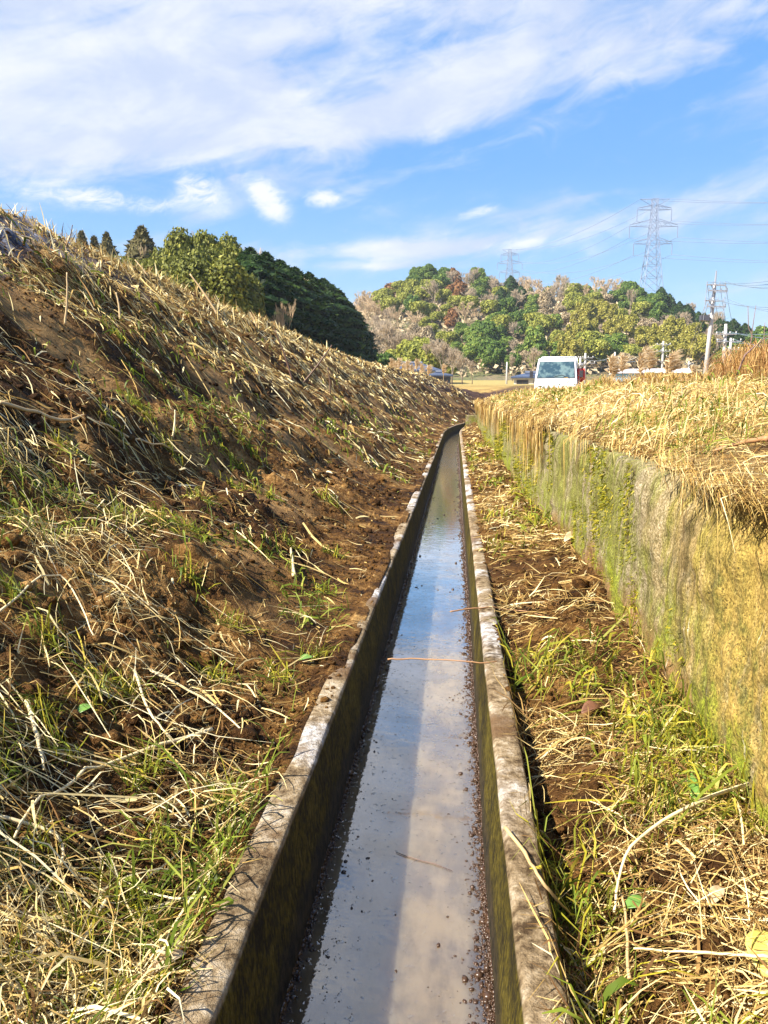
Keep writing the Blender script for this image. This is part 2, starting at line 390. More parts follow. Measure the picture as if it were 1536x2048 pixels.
def wall_mat():
    m_, q = new_mat('mossy_wall_concrete'); p = q.pos(); o = q.n('ShaderNodeSeparateXYZ'); q.link(p, o.inputs[0])
    yv, z = o.outputs[1], o.outputs[2]
    a = q.noise(p, 2.3, 6, .6); b = q.noise(p, 14, 7, .68); c = q.noise(p, 130, 4, .8); st = q.noise(q.scale(p, (3, 7, .8)), 3, 6, .6)
    spk = q.noise(p, 170, 3, .6)
    base = q.ramp(q.m('ADD', q.m('MULTIPLY', b, .25), q.m('MULTIPLY', c, .75)), [(.36, (.06, .045, .02)), (.46, (.20, .16, .085)), (.55, (.34, .28, .175)), (.66, (.62, .56, .44))])
    moss = q.mix(q.ss(q.m('ADD', q.m('MULTIPLY', c, .7), q.m('MULTIPLY', b, .3)), .38, .62), (.05, .06, .008), (.24, .25, .025))
    col = q.mix(q.m('MULTIPLY', q.ss(q.m('ADD', q.m('MULTIPLY', st, .6), q.m('MULTIPLY', a, .45)), .43, .58), .8), base, moss)
    # warm ochre lichen and earth washed over the near end
    nearw = q.ss(q.m('ADD', yv, q.m('MULTIPLY', a, 1.6)), 3.3, 2.3)
    och = q.mix(q.ss(q.m('ADD', q.m('MULTIPLY', c, .7), q.m('MULTIPLY', b, .3)), .36, .64), (.18, .11, .025), (.53, .355, .095))
    col = q.mix(q.m('MULTIPLY', nearw, q.ss(q.m('ADD', b, q.m('MULTIPLY', z, .30)), .38, .66, 0, .9)), col, och)
    # brown earth splash at the foot
    foot = q.ss(q.m('ADD', z, q.m('MULTIPLY', q.m('SUBTRACT', a, .5), .5)), .02, .15, 1, 0)
    col = q.mix(q.m('MULTIPLY', foot, .85), col, q.mix(b, (.12, .055, .02), (.30, .16, .06)))
    lowm = q.m('MULTIPLY', q.ss(q.m('ADD', z, q.m('MULTIPLY', a, .5)), .62, .38), q.ss(q.noise(p, 4.5, 5, .65), .47, .58))
    col = q.mix(q.m('MULTIPLY', lowm, .8), col, q.mix(q.ss(c, .4, .6), (.09, .12, .008), (.32, .36, .03)))
    stn = q.noise(q.scale(p, (5, 9, .9)), 1.6, 5, .65); col = q.mix(q.ss(stn, .55, .66, 0, .7), col, (.085, .06, .028))
    # pale mineral runs and dark pits
    run = q.noise(q.scale(p, (4, 18, 1.2)), 2.2, 5, .7)
    col = q.mix(q.ss(run, .64, .71, 0, .7), col, (.74, .68, .54))
    col = q.mix(q.ss(spk, .57, .64, 0, .85), col, (.045, .035, .015))
    col = q.mix(q.ss(q.noise(p, 33, 6, .7), .54, .62, 0, .6), col, (.085, .07, .02))
    h = q.m('ADD', q.m('MULTIPLY', b, .5), q.m('ADD', q.m('MULTIPLY', c, .4), q.m('MULTIPLY', spk, -.2)))
    finish(q, col, .9, q.bump(h, .8, .014), Specular_IOR_Level=.12); return m_
M['wall'] = wall_mat()
def water_mat():
    m_, q = new_mat('muddy_water'); p = q.pos(); o = q.n('ShaderNodeSeparateXYZ'); q.link(p, o.inputs[0])
    a = q.noise(p, 5, 5, .6); b = q.noise(q.scale(p, (1, .35, 1)), 14, 5, .6)
    col = q.mix(q.ss(q.m('ADD', q.m('MULTIPLY', a, .5), q.m('MULTIPLY', b, .5)), .4, .6), (.085, .058, .030), (.19, .138, .078))
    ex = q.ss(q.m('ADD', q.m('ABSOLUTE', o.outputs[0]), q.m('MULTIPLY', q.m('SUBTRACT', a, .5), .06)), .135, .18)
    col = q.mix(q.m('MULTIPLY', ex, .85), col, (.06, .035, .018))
    rip = q.noise(q.scale(p, (6, 14, 1)), 1.6, 4, .6)
    rip2 = q.noise(p, 26, 3, .5)
    k = q.ss(o.outputs[1], 9.0, 14, .05, 1.0)
    h = q.m('ADD', q.m('MULTIPLY', rip, k), q.m('ADD', q.m('MULTIPLY', rip2, q.ss(o.outputs[1], 1.5, 6, .12, .2)), q.m('MULTIPLY', q.ss(q.noise(p, 75, 2), .62, .74), .22)))
    nb = q.bump(h, .28, .012)
    df = q.n('ShaderNodeBsdfPrincipled'); q.link(col, df.inputs['Base Color']); df.inputs['Roughness'].default_value = 1; df.inputs['Specular IOR Level'].default_value = 0; df.inputs['Subsurface Weight'].default_value = 1; df.inputs['Subsurface Radius'].default_value = (1, .75, .5); df.inputs['Subsurface Scale'].default_value = .22; gl = q.n('ShaderNodeBsdfGlossy'); gl.inputs['Roughness'].default_value = .03; gl.inputs[0].default_value = (1, .95, .90, 1); q.link(nb, gl.inputs['Normal'])
    fr = q.n('ShaderNodeFresnel'); fr.inputs[0].default_value = 1.75; q.link(nb, fr.inputs['Normal'])
    mx = q.n('ShaderNodeMixShader'); q.link(q.m('MULTIPLY', q.m('ADD', q.m('MULTIPLY', fr.outputs[0], 2.3), .02), q.ss(a, .35, .65, 1.1, .85), clamp=True), mx.inputs[0]); q.link(df.outputs[0], mx.inputs[1]); q.link(gl.outputs[0], mx.inputs[2])
    o2 = q.n('ShaderNodeOutputMaterial'); q.link(mx.outputs[0], o2.inputs[0]); return m_
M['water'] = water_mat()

# ------------------------------------------------------------------ ground sheet
X3 = S + off(YY)
ni, nj = len(yrows), len(scols)
V = np.stack([X3, YY, ZZ], -1).reshape(-1, 3)
idx = np.arange(ni * nj).reshape(ni, nj)
F = np.stack([idx[:-1, :-1], idx[:-1, 1:], idx[1:, 1:], idx[1:, :-1]], -1).reshape(-1, 4)
U = -S - .26
smooth = sst(fbm(X3 * .75 + 5, YY * 1.5, 3, 77), .16, .32) * sst(U, .1, .5)
ash = sst(U + fbm(X3 * 1.5, YY * 1.5, 3, 41) * .5, 2.25, 2.5) * (1 - sst(U, 3.1, 3.5)) * (1 - sst(YY, 5.0, 7.5))
char = sst(U + fbm(X3 * .5, YY * .5, 3, 43) * .6, 1.7, 2.2) * (1 - sst(U, 3.2, 3.6)) * sst(YY, 28, 33)
gold = sst(S, .8, 1.2) * (1 - .0 * S) + sst(U, 3.2, 4.0)
gold = np.clip(gold * (.55 + .9 * fbm(X3 * 1.3, YY * .9, 3, 207)), 0, .8)
far = sst(YY, 50, 80)
ground = mesh_np('ground', V, F, M['soil'], smooth=True, attrs=dict(smooth=smooth, ash=ash, char=char, gold=gold, far=far))
tag(ground, 'brown earth of the ditch banks running out into dry fields', 'ground', kind='structure')

# ------------------------------------------------------------------ channel
ys = [-1.5]
while ys[-1] < 46: ys.append(ys[-1] + max(.02, min(.5, abs(ys[-1]) * .02)))
ys = np.array(ys)
def sweep(name, prof, mat, parent, amp=.003, seed=1, dens=None):
    P = np.array(prof, float); k = len(P)
    YYs, SI = np.meshgrid(ys, np.arange(k), indexing='ij')
    sx = P[SI, 0]; sz = P[SI, 1]
    n1_ = fbm(YYs * 7 + SI * 1.7, SI * 2.3 + sz * 20, 4, seed); n2_ = fbm(YYs * 5 + 9, SI * 3.1 + sx * 40, 4, seed + 5)
    wob = fbm(YYs * .5, YYs * 0 + seed * .1, 2, seed + 9) * .003 + (vn(np.floor((YYs + 1.62) / 2) + .001, YYs * 0 + .001, seed) - .5) * .003
    V_ = np.stack([sx + off(YYs) + n1_ * amp + wob, YYs, sz + n2_ * amp], -1).reshape(-1, 3)
    ii = np.arange(len(ys) * k).reshape(len(ys), k)
    F_ = np.stack([ii[:-1, :-1], ii[:-1, 1:], ii[1:, 1:], ii[1:, :-1]], -1).reshape(-1, 4)
    return mesh_np(name, V_, F_, mat, parent, smooth=True)
ch = empty('drainage_channel', (0, 0, 0))
tag(ch, 'narrow concrete drainage channel with wet stained sides running straight down the ditch', 'channel')
def side(sg):
    pr = [(.160, -.47), (.166, -.40), (.170, -.36), (.175, -.30), (.181, -.22), (.187, -.14), (.193, -.07), (.197, -.02), (.199, -.007), (.205, 0), (.218, .001),
          (.232, .001), (.246, .001), (.256, -.001), (.262, -.008), (.264, -.03), (.266, -.08), (.268, -.15), (.27, -.4), (.27, -.6)]
    pr = [((x + (.006 if sg > 0 else 0)) * sg, z) for x, z in pr]
    return pr if sg > 0 else pr[::-1]
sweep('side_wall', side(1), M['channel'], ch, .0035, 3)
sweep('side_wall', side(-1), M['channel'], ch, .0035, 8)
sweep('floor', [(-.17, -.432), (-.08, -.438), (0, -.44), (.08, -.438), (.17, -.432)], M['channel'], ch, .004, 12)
WZ = -.25
ring = np.array([[-.189, WZ], [-.1, WZ], [0, WZ], [.1, WZ], [.194, WZ], [.185, -.40], [-.18, -.40]])
V_ = np.array([[a_ + float(off(yy)), yy, z_] for yy in ys for a_, z_ in ring]); ii = np.arange(len(ys) * 7).reshape(-1, 7); i2 = np.roll(ii, -1, axis=1)
F_ = np.stack([ii[:-1], i2[:-1], i2[1:], ii[1:]], -1).reshape(-1, 4)
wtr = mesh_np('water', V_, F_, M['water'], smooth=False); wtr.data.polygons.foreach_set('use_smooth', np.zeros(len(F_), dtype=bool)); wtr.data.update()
tag(wtr, 'shallow muddy water reflecting the sky in the channel', 'water', kind='structure')

# ------------------------------------------------------------------ retaining wall
ysw = [-1.5]
while ysw[-1] < WEND: ysw.append(ysw[-1] + max(.015, min(.25, abs(ysw[-1]) * .012)))
ysw[-1] = WEND; ysw = np.array(ysw)
zk = np.concatenate([np.linspace(-.35, -.06, 4), np.linspace(0, .93, 60), [.965, .985, .996, 1.0, 1.0, 1.0]])
inx = np.concatenate([np.zeros(64), [.004, .010, .020, .036, .07, .13]])
YW, KI = np.meshgrid(ysw, np.arange(70), indexing='ij')
tp = wall_top(YW); zz_ = np.where(zk[KI] < 0, zk[KI], zk[KI] * tp)
face = wall_x(YW) + .008 + inx[KI]
rough_ = .022 * fbm(YW * 5, zz_ * 5, 5, 51, .6) + .011 * fbm(YW * 30, zz_ * 22, 3, 55)
pocket = -.012 * sst(fbm(YW * 2.2, zz_ * 1.2, 3, 61), .25, .5)
batter = (1 - zk[KI].clip(0, 1)) * -.015 + .03 * sst(zk[KI], .80, 1.0) * (.6 + fbm(YW * 1.7, YW * 0 + 4, 3, 68)) 
V_ = np.stack([face + rough_ - pocket + batter + off(YW), YW, zz_ - .012 * np.abs(fbm(YW * 3, YW * 0 + .5, 4, 66)) * (zk[KI] > .9)], -1)
ii = np.arange(len(ysw) * 70).reshape(-1, 70)
F_ = np.stack([ii[:-1, :-1], ii[1:, :-1], ii[1:, 1:], ii[:-1, 1:]], -1).reshape(-1, 4)
wl = empty('retaining_wall', (.72, 0, 0)); tag(wl, 'long low concrete retaining wall streaked with moss and ochre lichen right of the channel', 'wall')
fo = mesh_np('wall_face', V_.reshape(-1, 3), F_, M['wall'], wl, smooth=True); fo.location = (-.72, 0, 0)
e = MB(); e.box(float(wall_x(WEND)) + float(off(WEND)) - .006, float(wall_x(WEND)) + float(off(WEND)) + .17, WEND - .02, WEND + .16, -.2, .845)
eo = e.build('wall_end', M['wall'], wl, bevel=.01); eo.location = (-.72, 0, 0)
st = MB(); xs_ = float(off(WEND + .4)); st.box(xs_ + .30, xs_ + .80, WEND + .35, WEND + .55, -.3, .40)
tag(st.build('concrete_block', M['wall'], bevel=.015), 'small square concrete block set across the ditch at the far end of the mossy wall', 'block')

# ------------------------------------------------------------------ blades of straw and grass as real strips
TAP = {3: [1, .85, .25], 4: [.8, 1, .85, .2], 5: [.7, 1, 1, .8, .15], 6: [.7, 1, 1, .9, .65, .1]}
def strips(name, C, side_, W_, tint, mat, parent=None, label=None, cat=None, kind='stuff', group=None):
    C = np.asarray(C, float); N, K, _ = C.shape
    if side_.ndim == 2: side_ = side_[:, None, :]
    hw = (np.asarray(W_)[:, None] * np.array(TAP[K])[None] * .5)[..., None]
    V_ = np.stack([C - side_ * hw, C + side_ * hw], 2).reshape(-1, 3)
    b = (np.arange(N) * K * 2)[:, None] + (np.arange(K - 1) * 2)[None]
    F_ = np.stack([b, b + 1, b + 3, b + 2], -1).reshape(-1, 4)
    o = mesh_np(name, V_, F_, mat, parent, attrs=dict(tint=np.repeat(np.clip(tint, 0, 1), K * 2)), smooth=False)
    if label: tag(o, label, cat, group, kind)
    return o
def lay(name, X, Y, ang, L, W_, tint, mat, lift=None, arc=None, rise=None, curl=None, K=4, cull=True, **kw):
    """strips that follow the ground below them"""
    N = len(X); ang = np.asarray(ang, float)
    lift = np.full(N, .006) if lift is None else lift; arc = np.zeros(N) if arc is None else arc
    rise = np.zeros(N) if rise is None else rise; curl = np.zeros(N) if curl is None else curl
    ts = np.linspace(0, 1, K); xs = [X]; ys_ = [Y]
    for i in range(1, K):
        a_ = ang + curl * (ts[i] - .5 * ts[1]); dl = L * ts[1] * np.cos(np.arctan2(rise, L))
        xs.append(xs[-1] + np.cos(a_) * dl); ys_.append(ys_[-1] + np.sin(a_) * dl)
    XN = np.stack(xs, 1); YN = np.stack(ys_, 1); sN = XN - off(YN)
    HN = Hs(XN, YN); LN = HN[:, :1] * (1 - ts) + HN[:, -1:] * ts; HN = np.maximum(HN, np.minimum(LN, HN + .05))
    ZN = HN + lift[:, None] + arc[:, None] * 4 * ts * (1 - ts) + rise[:, None] * ts
    keep = np.ones(N, bool)
    if cull:
        inch = (np.abs(sN) < .205).any(1)
        wx = wall_x(YN); crossing = ((sN < wx).any(1) & (sN > wx + .01).any(1) & (YN < WEND).all(1) & (sN > .26).all(1))
        keep = ~inch & ~crossing
    C = np.stack([XN, YN, ZN], -1)
    rl = rng.uniform(-1.1, 1.1, N); sv = np.stack([-np.sin(ang) * np.cos(rl), np.cos(ang) * np.cos(rl), np.sin(rl)], -1)
    return strips(name, C[keep], sv[keep], W_[keep], tint[keep], mat, **kw)
def ysamp(N, a, b, p):
    """distances between a and b with density falling as Y^-p"""
    u_ = rng.random(N); q_ = 1 - p
    return (a ** q_ + u_ * (b ** q_ - a ** q_)) ** (1 / q_)
def wdt(Y, w0): return w0 * 1.3 * np.maximum(1, (Y / 1.7) ** .86)

# --- left bank straw
def u_of(s_, X_, Y_): return -s_ - .26 + fbm(X_ * 1.5, Y_ * 1.5, 3, 41) * .5
N = 190000
Y = ysamp(N, .45, 44, 1.55); s = -.27 - rng.random(N) ** .9 * 3.5; X = s + off(Y)
den = fbm(X * .75 + 5, Y * 1.5, 3, 77); d2_ = fbm(X * 1.6, Y * .9, 3, 101)
upper = sst(-s, 1.2, 2.2); upper0 = upper
nearfoot = 1 - sst(-s, .3, .9)
p_ = np.clip(.55 + d2_ * 1.1 + upper * .30 + .35 * sst(Y, 6, 14) * upper - sst(den, .1, .3) * .6 - .22 * nearfoot * sst(Y, 1.8, 3), .06, 1)
p_ = p_ * (.27 + .36 * upper) * (1 - .8 * sst(u_of(s, X, Y), 2.25, 2.5) * (1 - sst(Y, 5.0, 7.5)) * (1 - sst(-s, 3.4, 3.8))) * (1 - .45 * (1 - sst(-s, 1.0, 1.5)) * sst(Y, 1.3, 1.7) * (1 - sst(Y, 5, 8))); k = rng.random(N) < p_; X, Y, s = X[k], Y[k], s[k]; N = len(X)
L = np.clip(rng.lognormal(math.log(.085), .55, N), .02, .42) * (1 + .25 * sst(Y, 3, 10))
base_ang = R(18) + .5 * fbm(X * .8, Y * .8, 2, 131)
ang = base_ang + rng.normal(0, 1, N) * np.where(-s < 1.4, 1.2, 1.0) + np.pi * (rng.random(N) < .4)
tint = np.clip(rng.beta(2.4, 1.7, N) + .10 * fbm(X * 2, Y * 2, 3, 141) - .10 * sst(-s, 1.2, 2.2) * (1 - sst(Y, 7, 14)), 0, 1)
lay('cut_straw', X, Y, ang, L, wdt(Y, .0015) * rng.lognormal(0, .5, N), tint, M['straw'], lift=rng.exponential(.012, N) + .002,
    arc=rng.normal(.0, .007, N) * (L / .1), rise=np.where(rng.random(N) < .18, rng.normal(.005, .02, N), 0), curl=rng.normal(0, .32, N),
    label='pale cut straw strewn over the left earth bank', cat='straw')
# --- dense lower mat near the camera, bottom left
N = 26000
Y = ysamp(N, .4, 2.6, 1.3); s = -.27 - rng.random(N) * 1.5; X = s + off(Y)
k = rng.random(N) < np.clip(.04 + fbm(X * 3, Y * 2.4, 3, 151) * 1.5 + .38 * (1 - sst(Y, 1.1, 1.6)) - .5 * (1 - sst(-s, .26, .38)), 0, 1)
X, Y, s = X[k], Y[k], s[k]; N = len(X)
ang = rng.normal(.25, .8, N) + np.pi * (rng.random(N) < .5)
L = np.clip(rng.lognormal(math.log(.075), .5, N), .02, .3)
lay('dry_grass', X, Y, ang, L * 1.1, .0021 * rng.lognormal(0, .4, N), rng.beta(2.4, 1.7, N), M['straw'], lift=rng.exponential(.016, N), arc=rng.normal(.012, .015, N),
    rise=np.where(rng.random(N) < .35, rng.normal(.02, .03, N), 0), curl=rng.normal(0, 1.2, N), label='matted dry grass on the bank beside the near end of the channel', cat='dry grass')
# --- chaff: short broken bits that mat the earth
for lb, N, s0, s1, seed_ in (('short broken golden chaff matted over the top of the right bank', 60000, .77, 3.6, 159), ('short broken chaff and rootlets matted into the left bank', 130000, -3.6, -.27, 153), ('short broken chaff matted on the strip beneath the wall', 36000, .27, .72, 157)):
    Y = ysamp(N, .45, 22, 1.6); s = rng.uniform(s0, s1, N); X = s + off(Y)
    k = rng.random(N) < np.clip(.45 + fbm(X * 2.3, Y * 1.8, 3, seed_) * 1.7, .05, 1); X, Y = X[k], Y[k]; N = len(X)
    lay('chaff', X, Y, rng.uniform(0, 6.28, N), np.clip(rng.lognormal(math.log(.020), .5, N), .006, .06) * np.maximum(1, (Y / 3) ** .5), wdt(Y, .0015) * rng.lognormal(0, .35, N), rng.beta(1.2, 2.2, N) * .62, M['straw'],
        lift=rng.exponential(.003, N), arc=rng.normal(.0, .002, N), curl=rng.normal(0, .4, N), K=3, label=lb, cat='chaff')
# --- rooted tufts of yellow green grass at the near left
N = 400; Yt = ysamp(N, .5, 5, 1.9); st_ = -.30 - rng.random(N) * 1.9; keep_ = rng.random(N) < np.where(Yt < 1.45, .9, .28); Yt, st_ = Yt[keep_], st_[keep_]
per = 46; X = np.repeat(st_ + off(Yt), per); Y = np.repeat(Yt, per); N = len(X); X = X + rng.normal(0, .016, N) * np.maximum(1, Y / 1.5); Y = Y + rng.normal(0, .016, N)
L = np.clip(rng.lognormal(math.log(.055), .4, N), .015, .14); m1 = rng.random(N) < .5
for sel, mt, nm in ((m1, 'green', 'green_tufts'), (~m1, 'moss', 'yellow_tufts')):
    n_ = int(sel.sum()); lay(nm, X[sel], Y[sel], rng.uniform(0, 6.28, n_), L[sel], wdt(Y[sel], .0019) * rng.lognormal(0, .3, n_), rng.beta(2.2, 1.8, n_), M[mt], lift=np.zeros(n_), arc=rng.normal(.012, .01, n_), rise=np.abs(rng.normal(.01, .035, n_)),
        curl=rng.normal(0, 1.0, n_), label=('rooted green' if mt == 'green' else 'rooted yellow green') + ' grass tufts on the lower left bank near the camera', cat='grass')
# --- green grass on left bank
N = 60000
Y = ysamp(N, .4, 30, 1.7); s = -.27 - rng.random(N) ** 1.1 * 3.2; X = s + off(Y)
gm = fbm(X * 1.7 + 3, Y * 1.3, 3, 161)
k = rng.random(N) < np.clip((gm - .10) * np.where(-s > 1.6, .7, 1.9) + .04 + .80 * (1 - sst(Y, 1.0, 1.7)), 0, .8)
X, Y, s = X[k], Y[k], s[k]; N = len(X)
L = np.clip(rng.lognormal(math.log(.06), .5, N), .02, .22)
lay('green_grass', X, Y, rng.uniform(0, 6.28, N), L, wdt(Y, .0026) * rng.lognormal(0, .35, N), rng.beta(2, 2, N), M['green'], lift=rng.exponential(.006, N),
    arc=rng.normal(.018, .015, N), rise=np.abs(rng.normal(0, .03, N)), curl=rng.normal(0, 1.3, N), label='small tufts of fresh green grass on the left earth bank', cat='grass')
# --- standing stubble along the crest
N = 17000
Y = ysamp(N, 1.6, 42, 1.15); s = -.26 - rng.normal(3.0, .28, N); X = s + off(Y)
k = rng.random(N) < 1 - .8 * (1 - sst(Y, 5, 7.5)); X, Y, s = X[k], Y[k], s[k]; N = len(X)
L = np.clip(rng.lognormal(math.log(.06), .5, N), .02, .28)
lay('standing_stubble', X, Y, rng.uniform(0, 6.28, N), L, wdt(Y, .0022), rng.beta(2, 1.8, N), M['straw'], lift=np.zeros(N), rise=L * rng.uniform(.3, 1.3, N) * (1 - .35 * sst(Y, 10, 25)),
    curl=rng.normal(0, .5, N), label='short upright stubble along the crest of the left bank', cat='stubble')
# --- berm between channel and wall
N = 46000
Y = ysamp(N, .45, 26, 1.45); s = rng.uniform(.262, .73, N); X = s + off(Y)
k = rng.random(N) < np.clip(.58 - .36 * sst(Y, 1.8, 2.6) + fbm(X * 2.6, Y * 1.6, 3, 171) * 1.5 - .45 * sst(s, .45, .7) * (np.abs(Y - 2.6) < .8), .05, 1)
X, Y, s = X[k], Y[k], s[k]; N = len(X)
L = np.clip(rng.lognormal(math.log(.075), .5, N), .02, .3)
lay('cut_straw', X, Y, rng.uniform(0, 6.28, N), L, wdt(Y, .0014) * rng.lognormal(0, .45, N), rng.beta(1.6, 2.2, N), M['straw'], lift=rng.exponential(.010, N), arc=rng.normal(.0, .007, N),
    rise=np.where(rng.random(N) < .3, rng.normal(.01, .025, N), 0), curl=rng.normal(0, .45, N), label='straw and cut stems on the strip between channel and mossy wall', cat='straw')
N = 30000
Y = ysamp(N, .4, 14, 1.6); s = rng.uniform(.275, .735, N); X = s + off(Y)
k = rng.random(N) < np.clip(.04 + fbm(X * 3 + 7, Y * 1.7, 3, 181) * .9 + .22 * (1 - sst(Y, 1.4, 2.3)), 0, 1)
X, Y, s = X[k], Y[k], s[k]; N = len(X)
L = np.clip(rng.lognormal(math.log(.065), .5, N), .02, .22); mixed = rng.random(N) < .5; L = L * (1 + .15 * (Y < 2))
for sel, mt, nm in ((mixed, 'green', 'green_grass'), (~mixed, 'moss', 'yellow_grass')):
    n_ = int(sel.sum())
    lay(nm, X[sel], Y[sel], rng.uniform(0, 6.28, n_), L[sel], wdt(Y[sel], .0026) * rng.lognormal(0, .4, n_), rng.beta(2.3, 1.6, n_), M[mt], lift=rng.exponential(.010, n_),
        arc=rng.normal(.02, .018, n_), rise=np.abs(rng.normal(0, .035, n_)), curl=rng.normal(0, 1.4, n_),
        label=('fresh green grass' if mt == 'green' else 'yellowing grass') + ' growing between the near channel edge and the wall', cat='grass')
# --- right bank on top of the wall
N = 120000
Y = ysamp(N, .5, 26, 1.35); s = .76 + rng.random(N) ** 1.25 * 4.6; X = s + off(Y)
L = np.clip(rng.lognormal(math.log(.085), .5, N), .02, .4)
ang = R(205) + .9 * fbm(X * .7, Y * .7, 2, 191) + rng.normal(0, 1.3, N) + np.pi * (rng.random(N) < .35)
tint = np.clip(rng.beta(2.4, 1.7, N) + .2 * fbm(X * 1.5, Y * 1.5, 3, 201), 0, 1)
sel = rng.random(N) < .60; kb = rng.random(N) < np.clip(.75 + 1.3 * fbm(X * 1.3, Y * .9, 3, 207), .12, 1); X, Y, L, ang, tint, sel = X[kb], Y[kb], L[kb], ang[kb], tint[kb], sel[kb]
for q_, mt, nm, lb in ((sel, 'gold_straw', 'golden_straw', 'golden dry grass lying over the top of the right bank'), (~sel, 'straw', 'pale_straw', 'paler straw strewn over the top of the right bank')):
    n_ = int(q_.sum())
    lay(nm, X[q_], Y[q_], ang[q_], L[q_], wdt(Y[q_], .0014) * rng.lognormal(0, .4, n_), tint[q_], M[mt], lift=rng.exponential(.022, n_), arc=rng.normal(.012, .02, n_),
        rise=np.where(rng.random(n_) < .35, rng.normal(.03, .04, n_), 0), curl=rng.normal(0, .7, n_), label=lb, cat='dry grass')
N = 42000
Y = ysamp(N, .6, 22, 1.35); s = .8 + rng.random(N) * 3.2; X = s + off(Y)
k = rng.random(N) < np.clip((fbm(X * 1.1 + 2, Y * .8, 3, 211) + .02) * 2.6 + .10, 0, .95); X, Y = X[k], Y[k]; N = len(X)
L = np.clip(rng.lognormal(math.log(.07), .4, N), .02, .2)
lay('green_grass', X, Y, rng.uniform(0, 6.28, N), L, wdt(Y, .0026), rng.beta(2.5, 1.7, N), M['green'], lift=rng.exponential(.025, N), arc=rng.normal(.015, .015, N), rise=np.abs(rng.normal(0, .04, N)),
    curl=rng.normal(0, 1.2, N), label='green grass showing through the dry cover on top of the right bank', cat='grass')
# --- grass hanging over the wall edge
N = 15000
Y = ysamp(N, .6, 23.8, 1.1); far_ = sst(Y, 4, 8)
k = rng.random(N) < np.clip(.12 + fbm(Y * 1.3, Y * 0, 3, 221) * 1.2 + far_ * .50 - .25 * (np.abs(Y - 3.6) < .8), 0, 1) * np.where(Y < 4, .22, 1) + .3 * (1 - sst(Y, 1.9, 2.5)); Y = Y[k]; N = len(Y); far_ = far_[k]
wx = wall_x(Y) + off(Y); wt = wall_top(Y)
x0 = wx + rng.uniform(.02, .22, N); z0 = wt + .03 + rng.exponential(.02, N)
drop = np.clip(rng.lognormal(math.log(.055), .7, N) * np.clip(.9 + 1.6 * fbm(Y * 2.1, Y * 0 + 8, 4, 223), .3, 2) * (1 + 2.6 * far_), .015, .42); outw = rng.exponential(.02, N) + .012
nr_ = 1 - sst(Y, 2.0, 3.0); drop = drop * (1 - .45 * nr_); dyy = rng.normal(-.03, .07, N) * np.where(Y < 5, 1.0, 1.6) - nr_ * np.abs(rng.normal(.02, .06, N))
pts = []
for t in (0, .25, .5, .75, 1.0):
    e1 = min(1, t / .5); xx = x0 + (wx - outw - x0) * (1 - (1 - e1) ** 2); z_ = z0 + .012 * math.sin(math.pi * t) - drop * max(0, t - .25) ** 1.5 / .65
    pts.append(np.stack([xx, Y + dyy * t, z_], -1))
C = np.stack(pts, 1); rl = rng.uniform(-.5, .5, N)
sv = np.stack([np.sin(rl), np.cos(rl), np.zeros(N)], -1)
hk = rng.random(N) < .4
strips('hanging_grass', C[hk], sv[hk], wdt(Y, .0024)[hk], rng.beta(2.0, 2.0, N)[hk], M['gold_straw'], label='dry golden grass hanging down over the top edge of the mossy wall', cat='dry grass')
strips('hanging_grass', C[~hk], sv[~hk], wdt(Y, .0022)[~hk], rng.beta(1.7, 2.2, N)[~hk], M['straw'], label='brown and pale grass hanging down over the top edge of the mossy wall', cat='dry grass')
# --- moss on the wall face
N = 42000
Y = ysamp(N, .7, 16, 1.5); zf = rng.random(N); wt = wall_top(Y); z_ = zf * wt
mm = fbm(Y * 1.4, z_ * 1.6, 4, 231) + .22 * (1 - sst(Y, 1.1, 1.7)) + .12 * (z_ < .3)
k = rng.random(N) < np.clip((mm - .10) * 4, 0, 1); Y, z_ = Y[k], z_[k]; N = len(Y)
x0 = wall_x(Y) + off(Y) + .008; L = rng.uniform(.008, .022, N) * np.maximum(1, Y / 3)
dirv = np.stack([-np.abs(rng.normal(.8, .3, N)), rng.normal(0, .6, N), rng.normal(-.1, .6, N)], -1); dirv /= np.linalg.norm(dirv, axis=1)[:, None]
P0 = np.stack([x0, Y, z_], -1); C = np.stack([P0, P0 + dirv * L[:, None] * .5, P0 + dirv * L[:, None] + np.array([0, 0, -.004])], 1)
sv = np.cross(dirv, rng.normal(0, 1, (N, 3))); sv /= np.linalg.norm(sv, axis=1)[:, None]
strips('wall_moss', C, sv, wdt(Y, .0030), rng.beta(2, 2, N), M['moss'], label='yellow green moss tufts growing on the face of the retaining wall', cat='moss')
# --- golden field grass beyond the bank, and the strip in front of the truck
N = 60000
Y = ysamp(N, 18, 110, 1.3); X = rng.uniform(-.1, .62, N) * Y + off(Y) * 0 + 1.0; s = X - off(Y)
k = (s > 1.6) & ~((Y > 24.5) & (Y < 30.0)) ; X, Y = X[k], Y[k]; N = len(X)
L = np.clip(rng.lognormal(math.log(.28), .4, N), .1, .6) * np.where(Y < 26, .35, 1.0) * np.where((Y > 29) & (Y < 36), .6, 1)
lay('field_grass', X, Y, rng.uniform(0, 6.28, N), L * .5, wdt(Y, .0028), np.clip(rng.beta(2.6, 1.5, N), 0, 1), M['gold_straw'], lift=np.zeros(N), rise=L * rng.uniform(.5, 1.2, N),
    curl=rng.normal(0, .5, N), cull=False, label='sunlit golden grass of the open field beyond the ditch', cat='dry grass')

